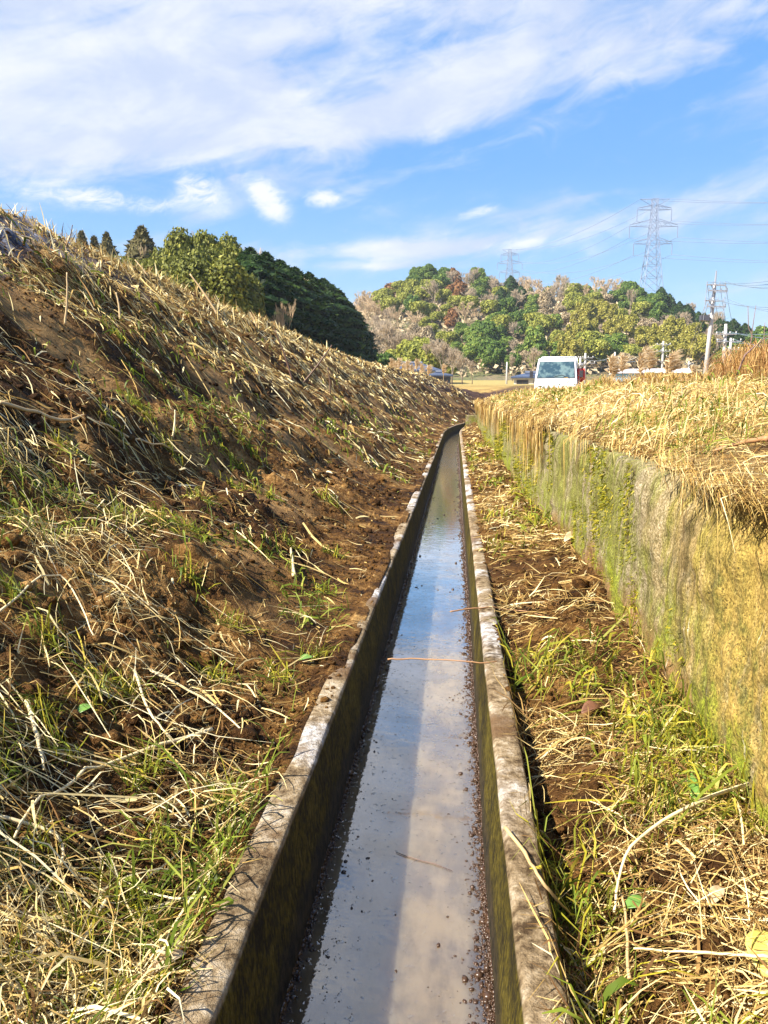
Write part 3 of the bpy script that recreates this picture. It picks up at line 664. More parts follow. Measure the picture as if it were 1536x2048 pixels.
# ------------------------------------------------------------------ soil crumbs and pebbles
def crumbs(name, X, Y, Z, Rr, mat, label, cat, flat=.7):
    N = len(X); phi = (1 + 5 ** .5) / 2
    ico = np.array([(-1, phi, 0), (1, phi, 0), (-1, -phi, 0), (1, -phi, 0), (0, -1, phi), (0, 1, phi), (0, -1, -phi), (0, 1, -phi), (phi, 0, -1), (phi, 0, 1), (-phi, 0, -1), (-phi, 0, 1)], float)
    ico /= np.linalg.norm(ico[0])
    fi = np.array([(0, 11, 5), (0, 5, 1), (0, 1, 7), (0, 7, 10), (0, 10, 11), (1, 5, 9), (5, 11, 4), (11, 10, 2), (10, 7, 6), (7, 1, 8), (3, 9, 4), (3, 4, 2), (3, 2, 6), (3, 6, 8), (3, 8, 9), (4, 9, 5), (2, 4, 11), (6, 2, 10), (8, 6, 7), (9, 8, 1)])
    V_ = ico[None] * (Rr[:, None, None] * rng.uniform(.65, 1.3, (N, 12, 1))) * rng.uniform(.7, 1.3, (N, 1, 3)) * np.array([1, 1, flat])
    V_ = V_ + np.stack([X, Y, Z + Rr * .25], -1)[:, None]
    F_ = (fi[None] + (np.arange(N) * 12)[:, None, None]).reshape(-1, 3)
    o = mesh_np(name, V_.reshape(-1, 3), F_, mat, attrs=dict(smooth=np.zeros(N * 12), ash=np.zeros(N * 12), char=np.zeros(N * 12), gold=np.zeros(N * 12), far=np.zeros(N * 12)))
    return tag(o, label, cat, kind='stuff')
N = 70000
Y = ysamp(N, .5, 14, 1.6); s = np.where(rng.random(N) < .75, -.22 - rng.random(N) ** 1.2 * 2.6, rng.uniform(.25, .71, N)); X = s + off(Y)
k = (rng.random(N) < np.clip(.45 + fbm(X * 2.2, Y * 1.6, 3, 301) * 1.8, 0, 1)) & ~((np.abs(s) < .27) & ((Y < 1.9) | (rng.random(N) < .6))); X, Y = X[k], Y[k]; N = len(X)
crumbs('soil_crumbs', X, Y, Hs(X, Y), np.minimum(rng.lognormal(math.log(.0040), .65, N), .014) * np.maximum(1, (Y / 3) ** .6).clip(0, 3) * (1 - .0), M['soil'], 'loose crumbs and clods of brown earth on the ditch banks', 'soil')
N = 7000
Y = ysamp(N, .5, 16, 1.5); s = np.where(rng.random(N) < .8, -.29 - rng.random(N) ** 1.1 * 2.8, rng.uniform(.29, .70, N)); X = s + off(Y)
k = rng.random(N) < np.clip(.2 + fbm(X * 1.4, Y * 2.6, 3, 303) * 2.2, 0, 1); X, Y = X[k], Y[k]; N = len(X)
crumbs('soil_clods', X, Y, Hs(X, Y), np.clip(rng.lognormal(math.log(.012), .45, N), .004, .035) * np.maximum(1, (Y / 3) ** .4), M['soil'], 'fist to thumb sized clods of turned earth on the ditch banks', 'soil', .75)
mud = plain('wet_mud', (.06, .032, .018), .25, var=.25, sc_=80)
N = 20000
Y = ysamp(N, .8, 20, 1.4); sg_ = np.where(rng.random(N) < .5, -1, 1); wd_ = .007 + .011 * np.abs(fbm(Y * 3, sg_ * 5.5, 4, 317)); s = np.where(sg_ < 0, -.183 + rng.exponential(1, N) * wd_ * .45, .188 - rng.exponential(1, N) * wd_ * 1.2)
k = np.abs(s) < .189; Y, s = Y[k], s[k]; N = len(Y)
crumbs('mud_margin', s + off(Y), Y, WZ - .001 + .9 * np.clip(np.abs(s) - .172, 0, 1) * rng.random(N), np.clip(rng.lognormal(math.log(.0022), .5, N) * np.maximum(1, (Y / 2) ** .7), 0, .012), mud, 'dark mud scum along both edges of the water', 'mud', .7)
N = 900
Y = ysamp(N, .95, 9, 1.2); s = np.where(rng.random(N) < .68, -.185 + rng.exponential(.05, N), .185 - rng.exponential(.03, N)); k = (np.abs(s) < .182) & (rng.random(N) < np.clip(.5 + fbm(Y * 1.6, Y * 0, 3, 311) * 1.8, .1, 1)); Y, s = Y[k], s[k]; N = len(Y)
crumbs('mud_crumbs', s + off(Y), Y, np.full(N, WZ - .0008), np.clip(rng.lognormal(math.log(.0022), .55, N) * np.maximum(1, (Y / 2.5) ** .6), 0, .012), mud, 'little lumps of mud poking through the shallow water of the channel', 'mud', .6)

# ------------------------------------------------------------------ individual stalks, stems and leaves lying about
def mat_of(name, c, rough=.55): M[name] = plain(name, c, rough, var=.22, sc_=14); return M[name]
stalkm = mat_of('dry_stalk', (.55, .38, .18)); stalkp = mat_of('pale_stalk', (.80, .64, .36)); stalkd = mat_of('dark_twig', (.13, .065, .035)); stalkb = mat_of('brown_stem', (.42, .22, .10))
def stalk(name, pts, wpx, mat, label, cat, flat=1.0, lift=.02, group=None, taper=.5, free=False):
    """a stalk running over the ground through the places seen at these spots; free: its tip stands clear of the ground"""
    P = []
    for i, p in enumerate(pts):
        if free and i > 0:
            q_ = at(p[0], p[1], P[0][1] + .02 * i)
        else:
            q_ = ground_at(*p)
        if q_ is None: return None
        P.append(Vector(q_) + Vector((0, 0, lift if not free else 0)))
    out_ = []
    n = len(P)
    for i in range(n - 1):
        for k in range(6):
            t = k / 6; p0 = P[max(i - 1, 0)]; p1 = P[i]; p2 = P[i + 1]; p3 = P[min(i + 2, n - 1)]
            v = .5 * ((2 * p1) + (p2 - p0) * t + (2 * p0 - 5 * p1 + 4 * p2 - p3) * t * t + (3 * p1 - p0 - 3 * p2 + p3) * t ** 3)
            if not free: v.z = max(v.z, H1(v.x, v.y) + .6 * lift)
            out_.append(v + Vector((random.uniform(-1, 1), random.uniform(-1, 1), random.uniform(-1, 1))) * .0012)
    out_.append(P[-1])
    dist = P[0].length; r = wpx * .5 / 1539 * dist
    m_ = MB(); m_.tube([v - out_[0] for v in out_], [r * (1 - (1 - taper) * i / (len(out_) - 1)) * (1.12 if i % 6 == 0 else 1) for i in range(len(out_))], 6)
    o = m_.build(name, mat, smooth=True, loc=out_[0])
    return tag(o, label, cat, group)
stalk('dry_stalk', [(425, 1475), (300, 1515), (150, 1580), (30, 1700)], 9, stalkp, 'long pale bent stalk lying across the lower left bank, thickest of the straws there', 'stalk')
stalk('dry_stalk', [(0, 1655), (110, 1690), (125, 1745), (60, 1850)], 8, stalkp, 'pale kinked reed stem at the left edge of the lower bank', 'stalk')
stalk('dry_stalk', [(215, 1820), (165, 1905), (120, 1960)], 10, stalkp, 'stubby pale split cane by the bottom left corner', 'stalk')
stalk('dry_stalk', [(1536, 1600), (1390, 1655), (1260, 1745), (1225, 1880)], 8, stalkp, 'long pale stem arching over the near grass right of the channel', 'stalk', lift=.05)
stalk('dry_stalk', [(1536, 1965), (1410, 1955), (1265, 1945)], 7, stalkp, 'straight pale straw lying level near the bottom right corner', 'stalk', lift=.04)
stalk('dry_stalk', [(1255, 2005), (1245, 1850), (1215, 1760)], 8, stalkm, 'upright thin straw crossing the arching stem on the right', 'stalk', lift=.04)
stalk('dry_stalk', [(1010, 1668), (1050, 1720), (1090, 1785), (1150, 1850)], 9, stalkm, 'brown straw hanging over the right coping edge near the camera', 'stalk', lift=.012)
stalk('dry_stalk', [(775, 1322), (850, 1322), (960, 1330), (1040, 1350)], 3.5, stalkb, 'thin reddish stem lying right across the channel', 'stalk', lift=.006)
stalk('dry_stalk', [(900, 1226), (960, 1219), (1040, 1225), (1110, 1240)], 3, stalkb, 'short thin stem poking over the channel beyond the reddish one', 'stalk', lift=.006)
stalk('fallen_twig', [(1536, 898), (1480, 906), (1425, 922)], 11, stalkb, 'thick reddish brown twig on the grassy top of the mossy wall', 'twig', lift=.03)
stalk('dry_stalk', [(1215, 982), (1330, 962), (1440, 955), (1536, 948)], 5, stalkm, 'long straw sticking out over the wall top', 'stalk', lift=.03)
stalk('dry_stalk', [(0, 815), (120, 850), (260, 885), (370, 915)], 8, stalkm, 'long tan cane lying down the middle of the left bank', 'stalk')
stalk('dry_stalk', [(0, 1240), (120, 1165), (190, 1290)], 5, stalkp, 'bent pale stem on bare earth at the left edge', 'stalk')
stalk('dry_stalk', [(270, 1355), (300, 1440), (350, 1500)], 6, stalkp, 'pale stem beside the thick bent stalk, running down the bank', 'stalk')
stalk('dry_stalk', [(300, 1355), (420, 1420), (500, 1490)], 6, stalkp, 'straight pale straw slanting down to the coping on the left', 'stalk')
stalk('dry_stalk', [(588, 1160), (582, 1105)], 9, stalkp, 'short broad pale straw on the bare earth of the left bank', 'stalk')
stalk('dry_stalk', [(55, 1420), (75, 1490), (90, 1560)], 9, stalkp, 'flat pale straw pointing downhill at the left edge', 'stalk')
UP = [((130, 650), (134, 545), 5, stalkm, 'tall straight dry stem standing on the upper left bank'),
      ((437, 632), (380, 548), 5, stalkm, 'leaning straw standing against the dark trees'),
      ((515, 660), (500, 625), 4, stalkm, 'short straw standing on the bank crest by the dark trees'),
      ((585, 762), (550, 660), 4.5, stalkd, 'dark thin twig leaning left on the bank'),
      ((605, 768), (664, 690), 4.5, stalkd, 'dark thin twig leaning right on the bank'),
      ((660, 790), (655, 735), 3.5, stalkd, 'short dark twig standing farther down the bank'),
      ((150, 500), (70, 440), 4, stalkm, 'thin stem leaning out over the crest at the upper left'),
      ((30, 460), (-10, 425), 4, stalkm, 'thin stem leaning at the top left end of the crest'),
      ((130, 500), (145, 450), 3, stalkd, 'thin dark stem on the crest beside a leaning one'),
      ((345, 875), (350, 820), 5, stalkp, 'short pale stem standing in the middle of the left bank'),
      ((240, 640), (232, 585), 5, stalkm, 'stub of dry stem on the upper bank under the small cedars'),
      ((300, 560), (270, 520), 4, stalkm, 'leaning stub of straw near the crest under the cedars')]
for b, t_, wd, m_, lb in UP: stalk('standing_reed', [b, ((b[0] + t_[0]) / 2 + 2, (b[1] + t_[1]) / 2), t_], wd, m_, lb, 'reed', free=True, taper=.5)
# broad leaves
leafg = plain('leaf_green', (.14, .27, .05), .4, var=.25, sc_=30); leafy = plain('leaf_yellow', (.62, .56, .12), .5, var=.3, sc_=30); leafd = plain('dead_leaf', (.62, .47, .28), .6, var=.35, sc_=30)
def leaf(px, py, wpx, lpx, ang, mat, label, name='green_leaf', lift=.02, cup=.25):
    p = ground_at(px, py)
    if p is None: return
    dist = Vector(p).length; Lm, Wm = lpx / 1539 * dist, wpx / 1539 * dist
    nu, nv = 9, 7; vs = []; fs = []
    for i in range(nu):
        t = i / (nu - 1); wd = math.sin(math.pi * min(1, t * .93 + .05)) ** .8 * Wm * .5
        for j in range(nv):
            v = (j / (nv - 1) - .5) * 2
            vs.append(((t - .5) * Lm, v * wd, cup * abs(v) * wd + .10 * Lm * math.sin(math.pi * t) + random.uniform(-.02, .02) * wd))
    for i in range(nu - 1):
        for j in range(nv - 1): fs.append((i * nv + j, i * nv + j + 1, (i + 1) * nv + j + 1, (i + 1) * nv + j))
    m_ = MB(); m_.add(vs, fs)
    o = m_.build(name, mat, smooth=True, loc=(p[0], p[1], p[2] + lift)); o.rotation_euler = (random.uniform(-.2, .2), random.uniform(-.3, .2), ang)
    sd_ = o.modifiers.new('thickness', 'SOLIDIFY'); sd_.thickness = .0006
    return tag(o, label, 'leaf')
leaf(1275, 1832, 34, 60, .3, leafg, 'round green leaf in the grass right of the coping')
leaf(1525, 1930, 60, 110, 1.3, leafy, 'broad pale yellow green leaf at the right edge near the bottom')
leaf(170, 1437, 26, 34, .8, leafg, 'small green leaf lying on the earth at the lower left')
leaf(612, 1330, 22, 30, .2, leafg, 'small green leaf near the left coping, halfway along')
leaf(1430, 1815, 26, 70, .9, leafd, 'pale withered leaf in the grass at the right', 'dead_leaf')
leaf(1185, 1440, 34, 50, .4, plain('rust_leaf', (.20, .085, .04), .7, var=.5, sc_=30), 'curled rust brown leaf on the earth below the wall', 'dead_leaf', cup=.8)
leaf(335, 1955, 40, 90, .7, leafd, 'crumpled cream coloured husk by the near left coping', 'dead_leaf', cup=.7)
leaf(1385, 1600, 20, 110, 1.45, leafg, 'upright bright green blade of broad grass on the right')
leaf(1145, 1085, 20, 60, .9, leafd, 'white curled leaf on the strip beneath the wall', 'dead_leaf', cup=.6)
leaf(1072, 918, 16, 42, 1.5, leafg, 'bright green leaf growing out of the wall top', lift=.04)
leaf(652, 1728, 18, 22, .5, leafd, 'dead leaf on the coping', 'dead_leaf') if False else None

# ------------------------------------------------------------------ hill behind
RX = [-420, -200, -110, -60, -36, -26, -12, 0, 20, 45, 60, 68, 80, 90, 100, 110, 122, 135, 170, 260, 420]
RZ = [20, 16, 18, 24, 32, 38, 43.5, 42, 39, 37.5, 37, 33, 26, 20, 15, 10.5, 6, 4, 4, 4, 4]
def hillz(X, Y):
    X = np.asarray(X, float); Y = np.asarray(Y, float)
    rd = np.interp(X, RX, RZ)
    front = 176 + 10 * fbm(X * .012, X * 0 + 3, 2, 401) - 14 * sst(X, 20, 90)
    t = sst(Y, front, 305) ** .85
    back = 1 - .8 * sst(Y, 320, 460)
    z0 = zfar(Y)
    return z0 + (rd - zfar(Y)) * t * back + 2.2 * fbm(X * .03, Y * .03, 4, 405) * t - .6 * (1 - sst(Y, front - 12, front + 1))
hx = np.linspace(-420, 420, 240); hy = np.concatenate([np.linspace(150, 320, 90), np.linspace(325, 480, 24)])
HX, HY = np.meshgrid(hx, hy); HZ = hillz(HX, HY)
ii = np.arange(HX.size).reshape(HX.shape); F_ = np.stack([ii[:-1, :-1], ii[:-1, 1:], ii[1:, 1:], ii[1:, :-1]], -1).reshape(-1, 4)
hm, q = new_mat('hill_floor'); nn = q.noise(q.pos(), .09, 6, .6); n2_ = q.noise(q.pos(), .8, 5, .6)
finish(q, q.mix(q.ss(nn, .42, .58), q.mix(n2_, (.10, .075, .04), (.26, .19, .11)), q.mix(n2_, (.05, .06, .02), (.16, .16, .05))), .95, q.bump(n2_, 1, 1.0))
tag(mesh_np('hill', np.stack([HX, HY, HZ], -1).reshape(-1, 3), F_, hm, smooth=True), 'low wooded hill closing the view', 'hill', kind='structure')

# ------------------------------------------------------------------ trees
def leaf_mat(name, stops, transl=.2, haz=0):
    m_, q = new_mat(name); col = q.ramp(q.attr('tint'), stops)
    b = q.n('ShaderNodeBsdfPrincipled'); q.link(col, b.inputs['Base Color']); b.inputs['Roughness'].default_value = .65; b.inputs['Specular IOR Level'].default_value = .25
    t_ = q.n('ShaderNodeBsdfTranslucent'); q.link(col, t_.inputs[0]); mx = q.n('ShaderNodeMixShader'); mx.inputs[0].default_value = transl
    q.link(b.outputs[0], mx.inputs[1]); q.link(t_.outputs[0], mx.inputs[2]); o = q.n('ShaderNodeOutputMaterial'); q.link(mx.outputs[0], o.inputs[0]); return m_
LM = dict(
    cedar=leaf_mat('cedar_foliage', [(0, (.006, .018, .003)), (.5, (.022, .055, .006)), (1, (.09, .14, .018))]),
    cedar_brown=leaf_mat('brown_cedar_foliage', [(0, (.06, .05, .02)), (.5, (.14, .12, .04)), (1, (.26, .20, .07))]),
    broad=leaf_mat('evergreen_foliage', [(0, (.03, .07, .012)), (.5, (.10, .17, .025)), (1, (.34, .38, .06))]),
    olive=leaf_mat('olive_foliage', [(0, (.08, .10, .012)), (.5, (.27, .28, .04)), (1, (.54, .50, .11))]),
    bamboo=leaf_mat('bamboo_foliage', [(0, (.13, .13, .02)), (.5, (.42, .38, .07)), (1, (.70, .61, .20))], .3),
    grey=leaf_mat('grey_brush', [(0, (.18, .13, .08)), (.5, (.46, .36, .22)), (1, (.68, .56, .34))]),
    grove=leaf_mat('grove_foliage', [(0, (.03, .04, .006)), (.5, (.16, .17, .02)), (1, (.44, .40, .08))]),
    rust=leaf_mat('rust_foliage', [(0, (.12, .05, .02)), (.5, (.26, .12, .04)), (1, (.4, .22, .08))]))
bark = plain('bark', (.15, .10, .07), .9, var=.3, sc_=2); twigm = plain('bare_twigs', (.48, .37, .25), .85, var=.3, sc_=.6); twigw = plain('warm_bare_twigs', (.58, .42, .25), .85, var=.25, sc_=.6)
def cards(P, Nrm, w_, l_, tilt=.55, along=None):
    """small leaf spray quads at P, facing roughly Nrm"""
    n = len(P); Nn = Nrm + rng.normal(0, tilt, (n, 3)); Nn /= np.linalg.norm(Nn, axis=1)[:, None] + 1e-9
    a = rng.normal(0, 1, (n, 3)) if along is None else along + rng.normal(0, .3, (n, 3))
    a -= Nn * (a * Nn).sum(1)[:, None]; a /= np.linalg.norm(a, axis=1)[:, None] + 1e-9
    b = np.cross(Nn, a); w2 = (w_ * rng.uniform(.6, 1.4, n) * .5)[:, None]; l2 = (l_ * rng.uniform(.6, 1.4, n) * .5)[:, None]
    V_ = np.stack([P - a * l2 - b * w2 * .55, P - a * l2 * .1 - b * w2 * 1.0 + 0 * a, P + a * l2, P - a * l2 * .1 + b * w2], 1)
    return V_
def sph(n):
    v = rng.normal(0, 1, (n, 3)); return v / np.linalg.norm(v, axis=1)[:, None]
def crown_lobes(name, mat, lobes, n, cs, parent, tilt=.55, tb=0):
    vols = np.array([l[3] * l[4] for l in lobes]); cnt = (n * vols / vols.sum()).astype(int); VV = []; TT = []
    for (cx_, cy2, cz, rx, rz), c in zip(lobes, cnt):
        v = sph(c); v[:, 2] = np.where(v[:, 2] < -.5, -v[:, 2], v[:, 2])
        bumpy = 1 + .22 * fbm(v[:, 0] * 2.3 + cx_, v[:, 1] * 2.3 + v[:, 2] * 2 + cz, 3, 500)
        rr = (rng.uniform(.72, 1.03, c) * bumpy)[:, None]
        P = np.array([cx_, cy2, cz]) + v * rr * np.array([rx, rx, rz])
        VV.append(cards(P, v * np.array([1, 1, .9]), cs, cs * 1.35, tilt)); base = rng.uniform(-.12, .12)
        TT.append(np.clip(.42 + base + tb + rng.normal(0, .16, c), 0, 1))
    V_ = np.concatenate(VV); T_ = np.repeat(np.concatenate(TT), 4)
    F_ = np.arange(len(V_) * 4).reshape(-1, 4)
    return mesh_np(name, V_.reshape(-1, 3), F_, mat, parent, attrs=dict(tint=T_))
def random_lobes(h, r, k, z0=.35):
    L_ = [(0, 0, h * .62, r * .72, h * .30)]
    for i in range(k):
        a = rng.uniform(0, 6.28); t = rng.uniform(0, 1); rr = r * .62 * math.sqrt(1 - (t * .8) ** 2)
        L_.append((math.cos(a) * rr, math.sin(a) * rr, h * (z0 + (1 - z0 - .12) * t), r * rng.uniform(.28, .46), h * rng.uniform(.11, .19)))
    return L_
def trunk_mesh(name, h, r, parent, mat=bark, limbs=3):
    m_ = MB(); m_.tube([(0, 0, -.6), (.03 * h * .1, 0, h * .3), (.02 * h, .02 * h, h * .7), (.03 * h, .02 * h, h * .88)], [r * 1.25, r, r * .6, r * .2], 7)
    for i in range(limbs):
        a = i * 2.4 + .7; z = h * (.35 + .12 * i); m_.tube([(0, 0, z), (math.cos(a) * h * .10, math.sin(a) * h * .10, z + h * .09), (math.cos(a) * h * .18, math.sin(a) * h * .18, z + h * .22)], [r * .5, r * .35, r * .1], 5)
    return m_.build(name, mat, parent, smooth=True)
def cedar_crown(name, mat, h, r, n, cs, parent, z0=.06, shape=2.6):
    t = rng.random(n) ** .8; z = h * (z0 + (1 - z0) * t)
    prof = r * np.where(t < .30, .82 + .6 * t, 1.0 * (1 - ((np.clip(t, .3, 1) - .30) / .70) ** shape)).clip(.02, 1)
    a = rng.uniform(0, 6.28, n); bough = 1 + .24 * fbm(a * 2.2, z * 1.3, 3, 520) + .12 * np.sin(z * 5.5 + a * 3)
    rr = prof * bough * rng.uniform(.62, 1.0, n) ** .6
    P = np.stack([np.cos(a) * rr, np.sin(a) * rr, z], -1)
    nr = np.stack([np.cos(a), np.sin(a), np.full(n, .55)], -1)
    al = np.stack([np.cos(a), np.sin(a), np.full(n, .35)], -1)
    V_ = cards(P, nr, cs * .75, cs * 1.6, .5, al)
    tint = np.clip(.40 + .35 * fbm(a * 2.5, z * 1.1, 3, 530) + rng.normal(0, .15, n), 0, 1)
    F_ = np.arange(n * 4).reshape(-1, 4)
    return mesh_np(name, V_.reshape(-1, 3), F_, mat, parent, attrs=dict(tint=np.repeat(tint, 4)))
def bare_segments(h, r, depth, spread=.5, seed=0):
    rd = random.Random(seed); segs = []
    def go(p, d_, L_, rad, k):
        q_ = p + d_ * L_; segs.append((p, q_, rad, rad * .62))
        if k == 0: return
        nb = 3 if k > 1 else 4
        for i in range(nb):
            v = Vector((rd.gauss(0, 1), rd.gauss(0, 1), rd.gauss(0, 1))); v = (v - d_ * v.dot(d_)).normalized()
            nd = (d_ + v * rd.uniform(.35, 1.0) * spread + Vector((0, 0, .22))).normalized()
            go(p + d_ * L_ * rd.uniform(.55, 1.0), nd, L_ * rd.uniform(.62, .85), rad * .58, k - 1)
    go(Vector((0, 0, -.4)), Vector((0, 0, 1)), h * .30, r, depth)
    return segs
def bare_mesh(name, mat, h, r, depth, parent, minr=.03, spread=.55, seed=0, split=False):
    segs = bare_segments(h, r, depth, spread, seed)
    A = np.array([list(s_[0]) for s_ in segs]); B = np.array([list(s_[1]) for s_ in segs]); ra = np.maximum([s_[2] for s_ in segs], minr); rb = np.maximum([s_[3] for s_ in segs], minr * .6)
    k = h * .97 / B[:, 2].max(); A = A * k; B = B * k
    d_ = B - A; d_ /= np.linalg.norm(d_, axis=1)[:, None]
    o1 = np.cross(d_, np.array([.3, .2, .93]) + rng.normal(0, .1, d_.shape)); o1 /= np.linalg.norm(o1, axis=1)[:, None]; o2 = np.cross(d_, o1)
    tri = [(math.cos(t) * o1 + math.sin(t) * o2) for t in (0, 2.094, 4.189)]
    V_ = np.stack([A + tri[0] * ra[:, None], A + tri[1] * ra[:, None], A + tri[2] * ra[:, None], B + tri[0] * rb[:, None], B + tri[1] * rb[:, None], B + tri[2] * rb[:, None]], 1)
    n = len(segs); b = (np.arange(n) * 6)[:, None]
    F_ = np.stack([np.concatenate([b + x for x in q_], 1) for q_ in ((0, 1, 4, 3), (1, 2, 5, 4), (2, 0, 3, 5))], 1).reshape(-1, 4)
    return mesh_np(name, V_.reshape(-1, 3), F_, mat, parent)
def put(o, x, y, z, rz, sc3, label=None, cat='tree', group=None):
    o.location = (x, y, z); o.rotation_euler = (0, 0, rz); o.scale = sc3 if isinstance(sc3, tuple) else (sc3,) * 3
    return tag(o, label, cat, group)
def copy_tree(o, parent=None):
    c = o.copy(); COL.objects.link(c)
    if parent: c.parent = parent
    for chd in list(o.children): copy_tree(chd, c)
    return c
# cedars: near wood on the left
def make_cedar(mat, h, r, n, cs, seed):
    t = empty('cedar_tree'); cedar_crown('crown', mat, h, r, n, cs, t); trunk_mesh('trunk', h * .95, .16, t, limbs=0); return t
ced = [make_cedar(LM['cedar'], 11, 2.5, 9000, .34, 1), make_cedar(LM['cedar'], 11, 2.9, 9000, .34, 2), make_cedar(LM['cedar'], 12, 2.3, 9000, .34, 3)]
used = [False] * 3
zg = lambda x, y: float(Hs(np.array([x]), np.array([y]))[0])
spots = []
# (photo column of the tree's middle, top row, distance)
front = [(703, 668, 118, 'small rounded cedar closing the right end of the dark wood'), (694, 622, 112, 'dark cedar second from the right end of the wood'), (682, 592, 106, 'dark cedar with a blunt top towards the right end of the wood'),
         (662, 572, 100, 'dark cedar at the shoulder of the wood, third from the tallest pair'), (646, 560, 93, 'dark cedar in the right middle of the wood, before the slope falls off'), (618, 548, 87, 'dark cedar with a pointed leader right of the wood\'s middle'),
         (590, 538, 81, 'dark cedar standing full in shade near the middle of the wood'), (560, 524, 75, 'dark cedar with a spiky tip left of the wood\'s middle'), (532, 508, 69, 'dark cedar between the lit tree and the shaded row'),
         (500, 500, 64, 'dark tall cedar just right of the pale bare tree in the wood')]
for i, (px, py, Yd, lb) in enumerate(front):
    x, _, ztop = at(px, py, Yd); zb = zg(x, Yd) - .3; k = i % 3
    o = ced[k] if not used[k] else copy_tree(ced[k]); used[k] = True
    h = ztop - zb; s_ = h / (12 if k == 2 else 11)
    put(o, x, Yd, zb, i * 1.7, (max(s_, .75) * 1.5, max(s_, .75) * 1.5, s_), lb, 'tree', 'cedars of the dark wood on the left')
back = []
for i in range(16):
    px = 500 + i * 12.2; Yd = 84 + i * 3.2 + (i % 3) * 3; py = np.interp(px, [480, 560, 640, 680, 700], [505, 535, 570, 605, 665]) + 6 + (i * 37 % 11)
    x, _, ztop = at(px, py, Yd); zb = zg(x, Yd) - .3; o = copy_tree(ced[i % 3]); s_ = (ztop - zb) / 11.3
    put(o, x, Yd, zb, i * 2.1, (1.3, 1.3, s_), 'dark cedar in the back row of the wood, showing between the front trees', 'tree', 'back row cedars of the dark wood')
# fill along the foot of the wood so its edge is closed
for i in range(12):
    px = 470 + i * 20; Yd = 60 + i * 5.0; x, _, _z = at(px, 700, Yd); zb = zg(x, Yd) - .3; o = copy_tree(ced[(i + 1) % 3]); s_ = .42 + .1 * (i % 3)
    put(o, x, Yd - 1.5, zb, i * 1.3, (s_ * 1.5, s_ * 1.5, s_), 'young low cedar at the foot of the dark wood', 'tree', 'low cedars at the foot of the dark wood')
# brown-topped cedars far left
bc = make_cedar(LM['cedar_brown'], 11, 2.2, 5200, .42, 5)
for i, (px, py, Yd, lb) in enumerate([(283, 458, 84, 'rust tinged conical cedar standing alone above the crest'), (163, 468, 92, 'leftmost small dark conifer peeping over the bank'), (188, 478, 93, 'small conifer second from the left above the bank'), (213, 470, 92, 'small conifer third from the left above the bank')]):
    x, _, ztop = at(px, py, Yd); zb = zg(x, Yd) - .3; o = bc if i == 0 else copy_tree(bc); s_ = (ztop - zb) / 11
    put(o, x, Yd, zb, i, ((1.45 if i == 0 else 1.05), (1.45 if i == 0 else 1.05), s_), lb, 'tree', 'conifers above the upper left crest')
def lobed(name, mat, h, r, n, cs, k=8, tb=0, parts=True):
    t = empty(name); crown_lobes('crown', mat, random_lobes(h, r, k), n, cs, t, tb=tb); trunk_mesh('trunk', h * .8, h * .018, t); return t
lit = lobed('olive_tree_like_evergreen', LM['grove'], 9, 3.6, 21000, .20, 30, .0); lit.name = 'evergreen_tree'
for i, (px, py, Yd, wd, lb) in enumerate([(385, 460, 70, 1.0, 'tallest green tree with a spiky top at the left part of the wood'), (425, 468, 74, 1.0, 'tall olive tree next to the spiky topped one'), (345, 488, 76, .9, 'sunlit round tree left of the spiky topped one'), (465, 490, 66, .95, 'tall olive green tree bordering the shaded cedars'), (430, 520, 56, 1.0, 'yellow green sunlit evergreen in front of the dark wood'), (365, 500, 62, .95, 'sunlit olive green tree left of the wood, under the spiky cedar'), (320, 515, 66, .75, 'low olive tree behind the upper bank'),
                                          (250, 515, 72, .7, 'low dull green bush tree under the lone conical cedar'), (470, 545, 58, .7, 'yellow green tree at the edge of the shaded cedars'), (200, 505, 80, .7, 'low olive thicket tree under the small left conifers'), (280, 520, 70, .8, 'round olive tree at the foot of the lone cedar')]):
    x, _, ztop = at(px, py, Yd); zb = zg(x, Yd) - .3; o = lit if i == 0 else copy_tree(lit); s_ = (ztop - zb) / 9
    put(o, x, Yd, zb, i * 1.9, (wd, wd, s_), lb, 'tree', 'sunlit evergreens left of the dark wood')
def make_bare(mat, h, r, depth, minr, seed, spread=.55):
    t = empty('bare_tree'); bare_mesh('crown', mat, h, r, depth, t, minr, spread, seed); m_ = MB()
    m_.tube([(0, 0, -.5), (.02, 0, h * .15), (0, .02, h * .3)], [r * 1.15, r * 1.05, r * .8], 7); m_.build('trunk', bark, t, smooth=True); return t
bare_near = make_bare(twigw, 9, .15, 6, .020, 4)
for i, (px, py, Yd, wd, mt, lb) in enumerate([(478, 455, 78, 1.1, 0, 'pinkish bare crown rising above the dark cedars'), (440, 470, 80, .9, 0, 'bare crown left of the pinkish one, above the wood'), (330, 470, 84, .8, 0, 'thin bare tree above the crest between conifers'), (560, 590, 60, .5, 1, 'grey leafless tree against the shaded cedars')]):
    x, _, ztop = at(px, py, Yd); zb = zg(x, Yd) - .3; o = bare_near if i == 0 else copy_tree(bare_near); s_ = (ztop - zb) / 9
    put(o, x, Yd, zb, i * 1.1, (s_ * wd, s_ * wd, s_), lb, 'tree', 'leafless trees around the dark wood')

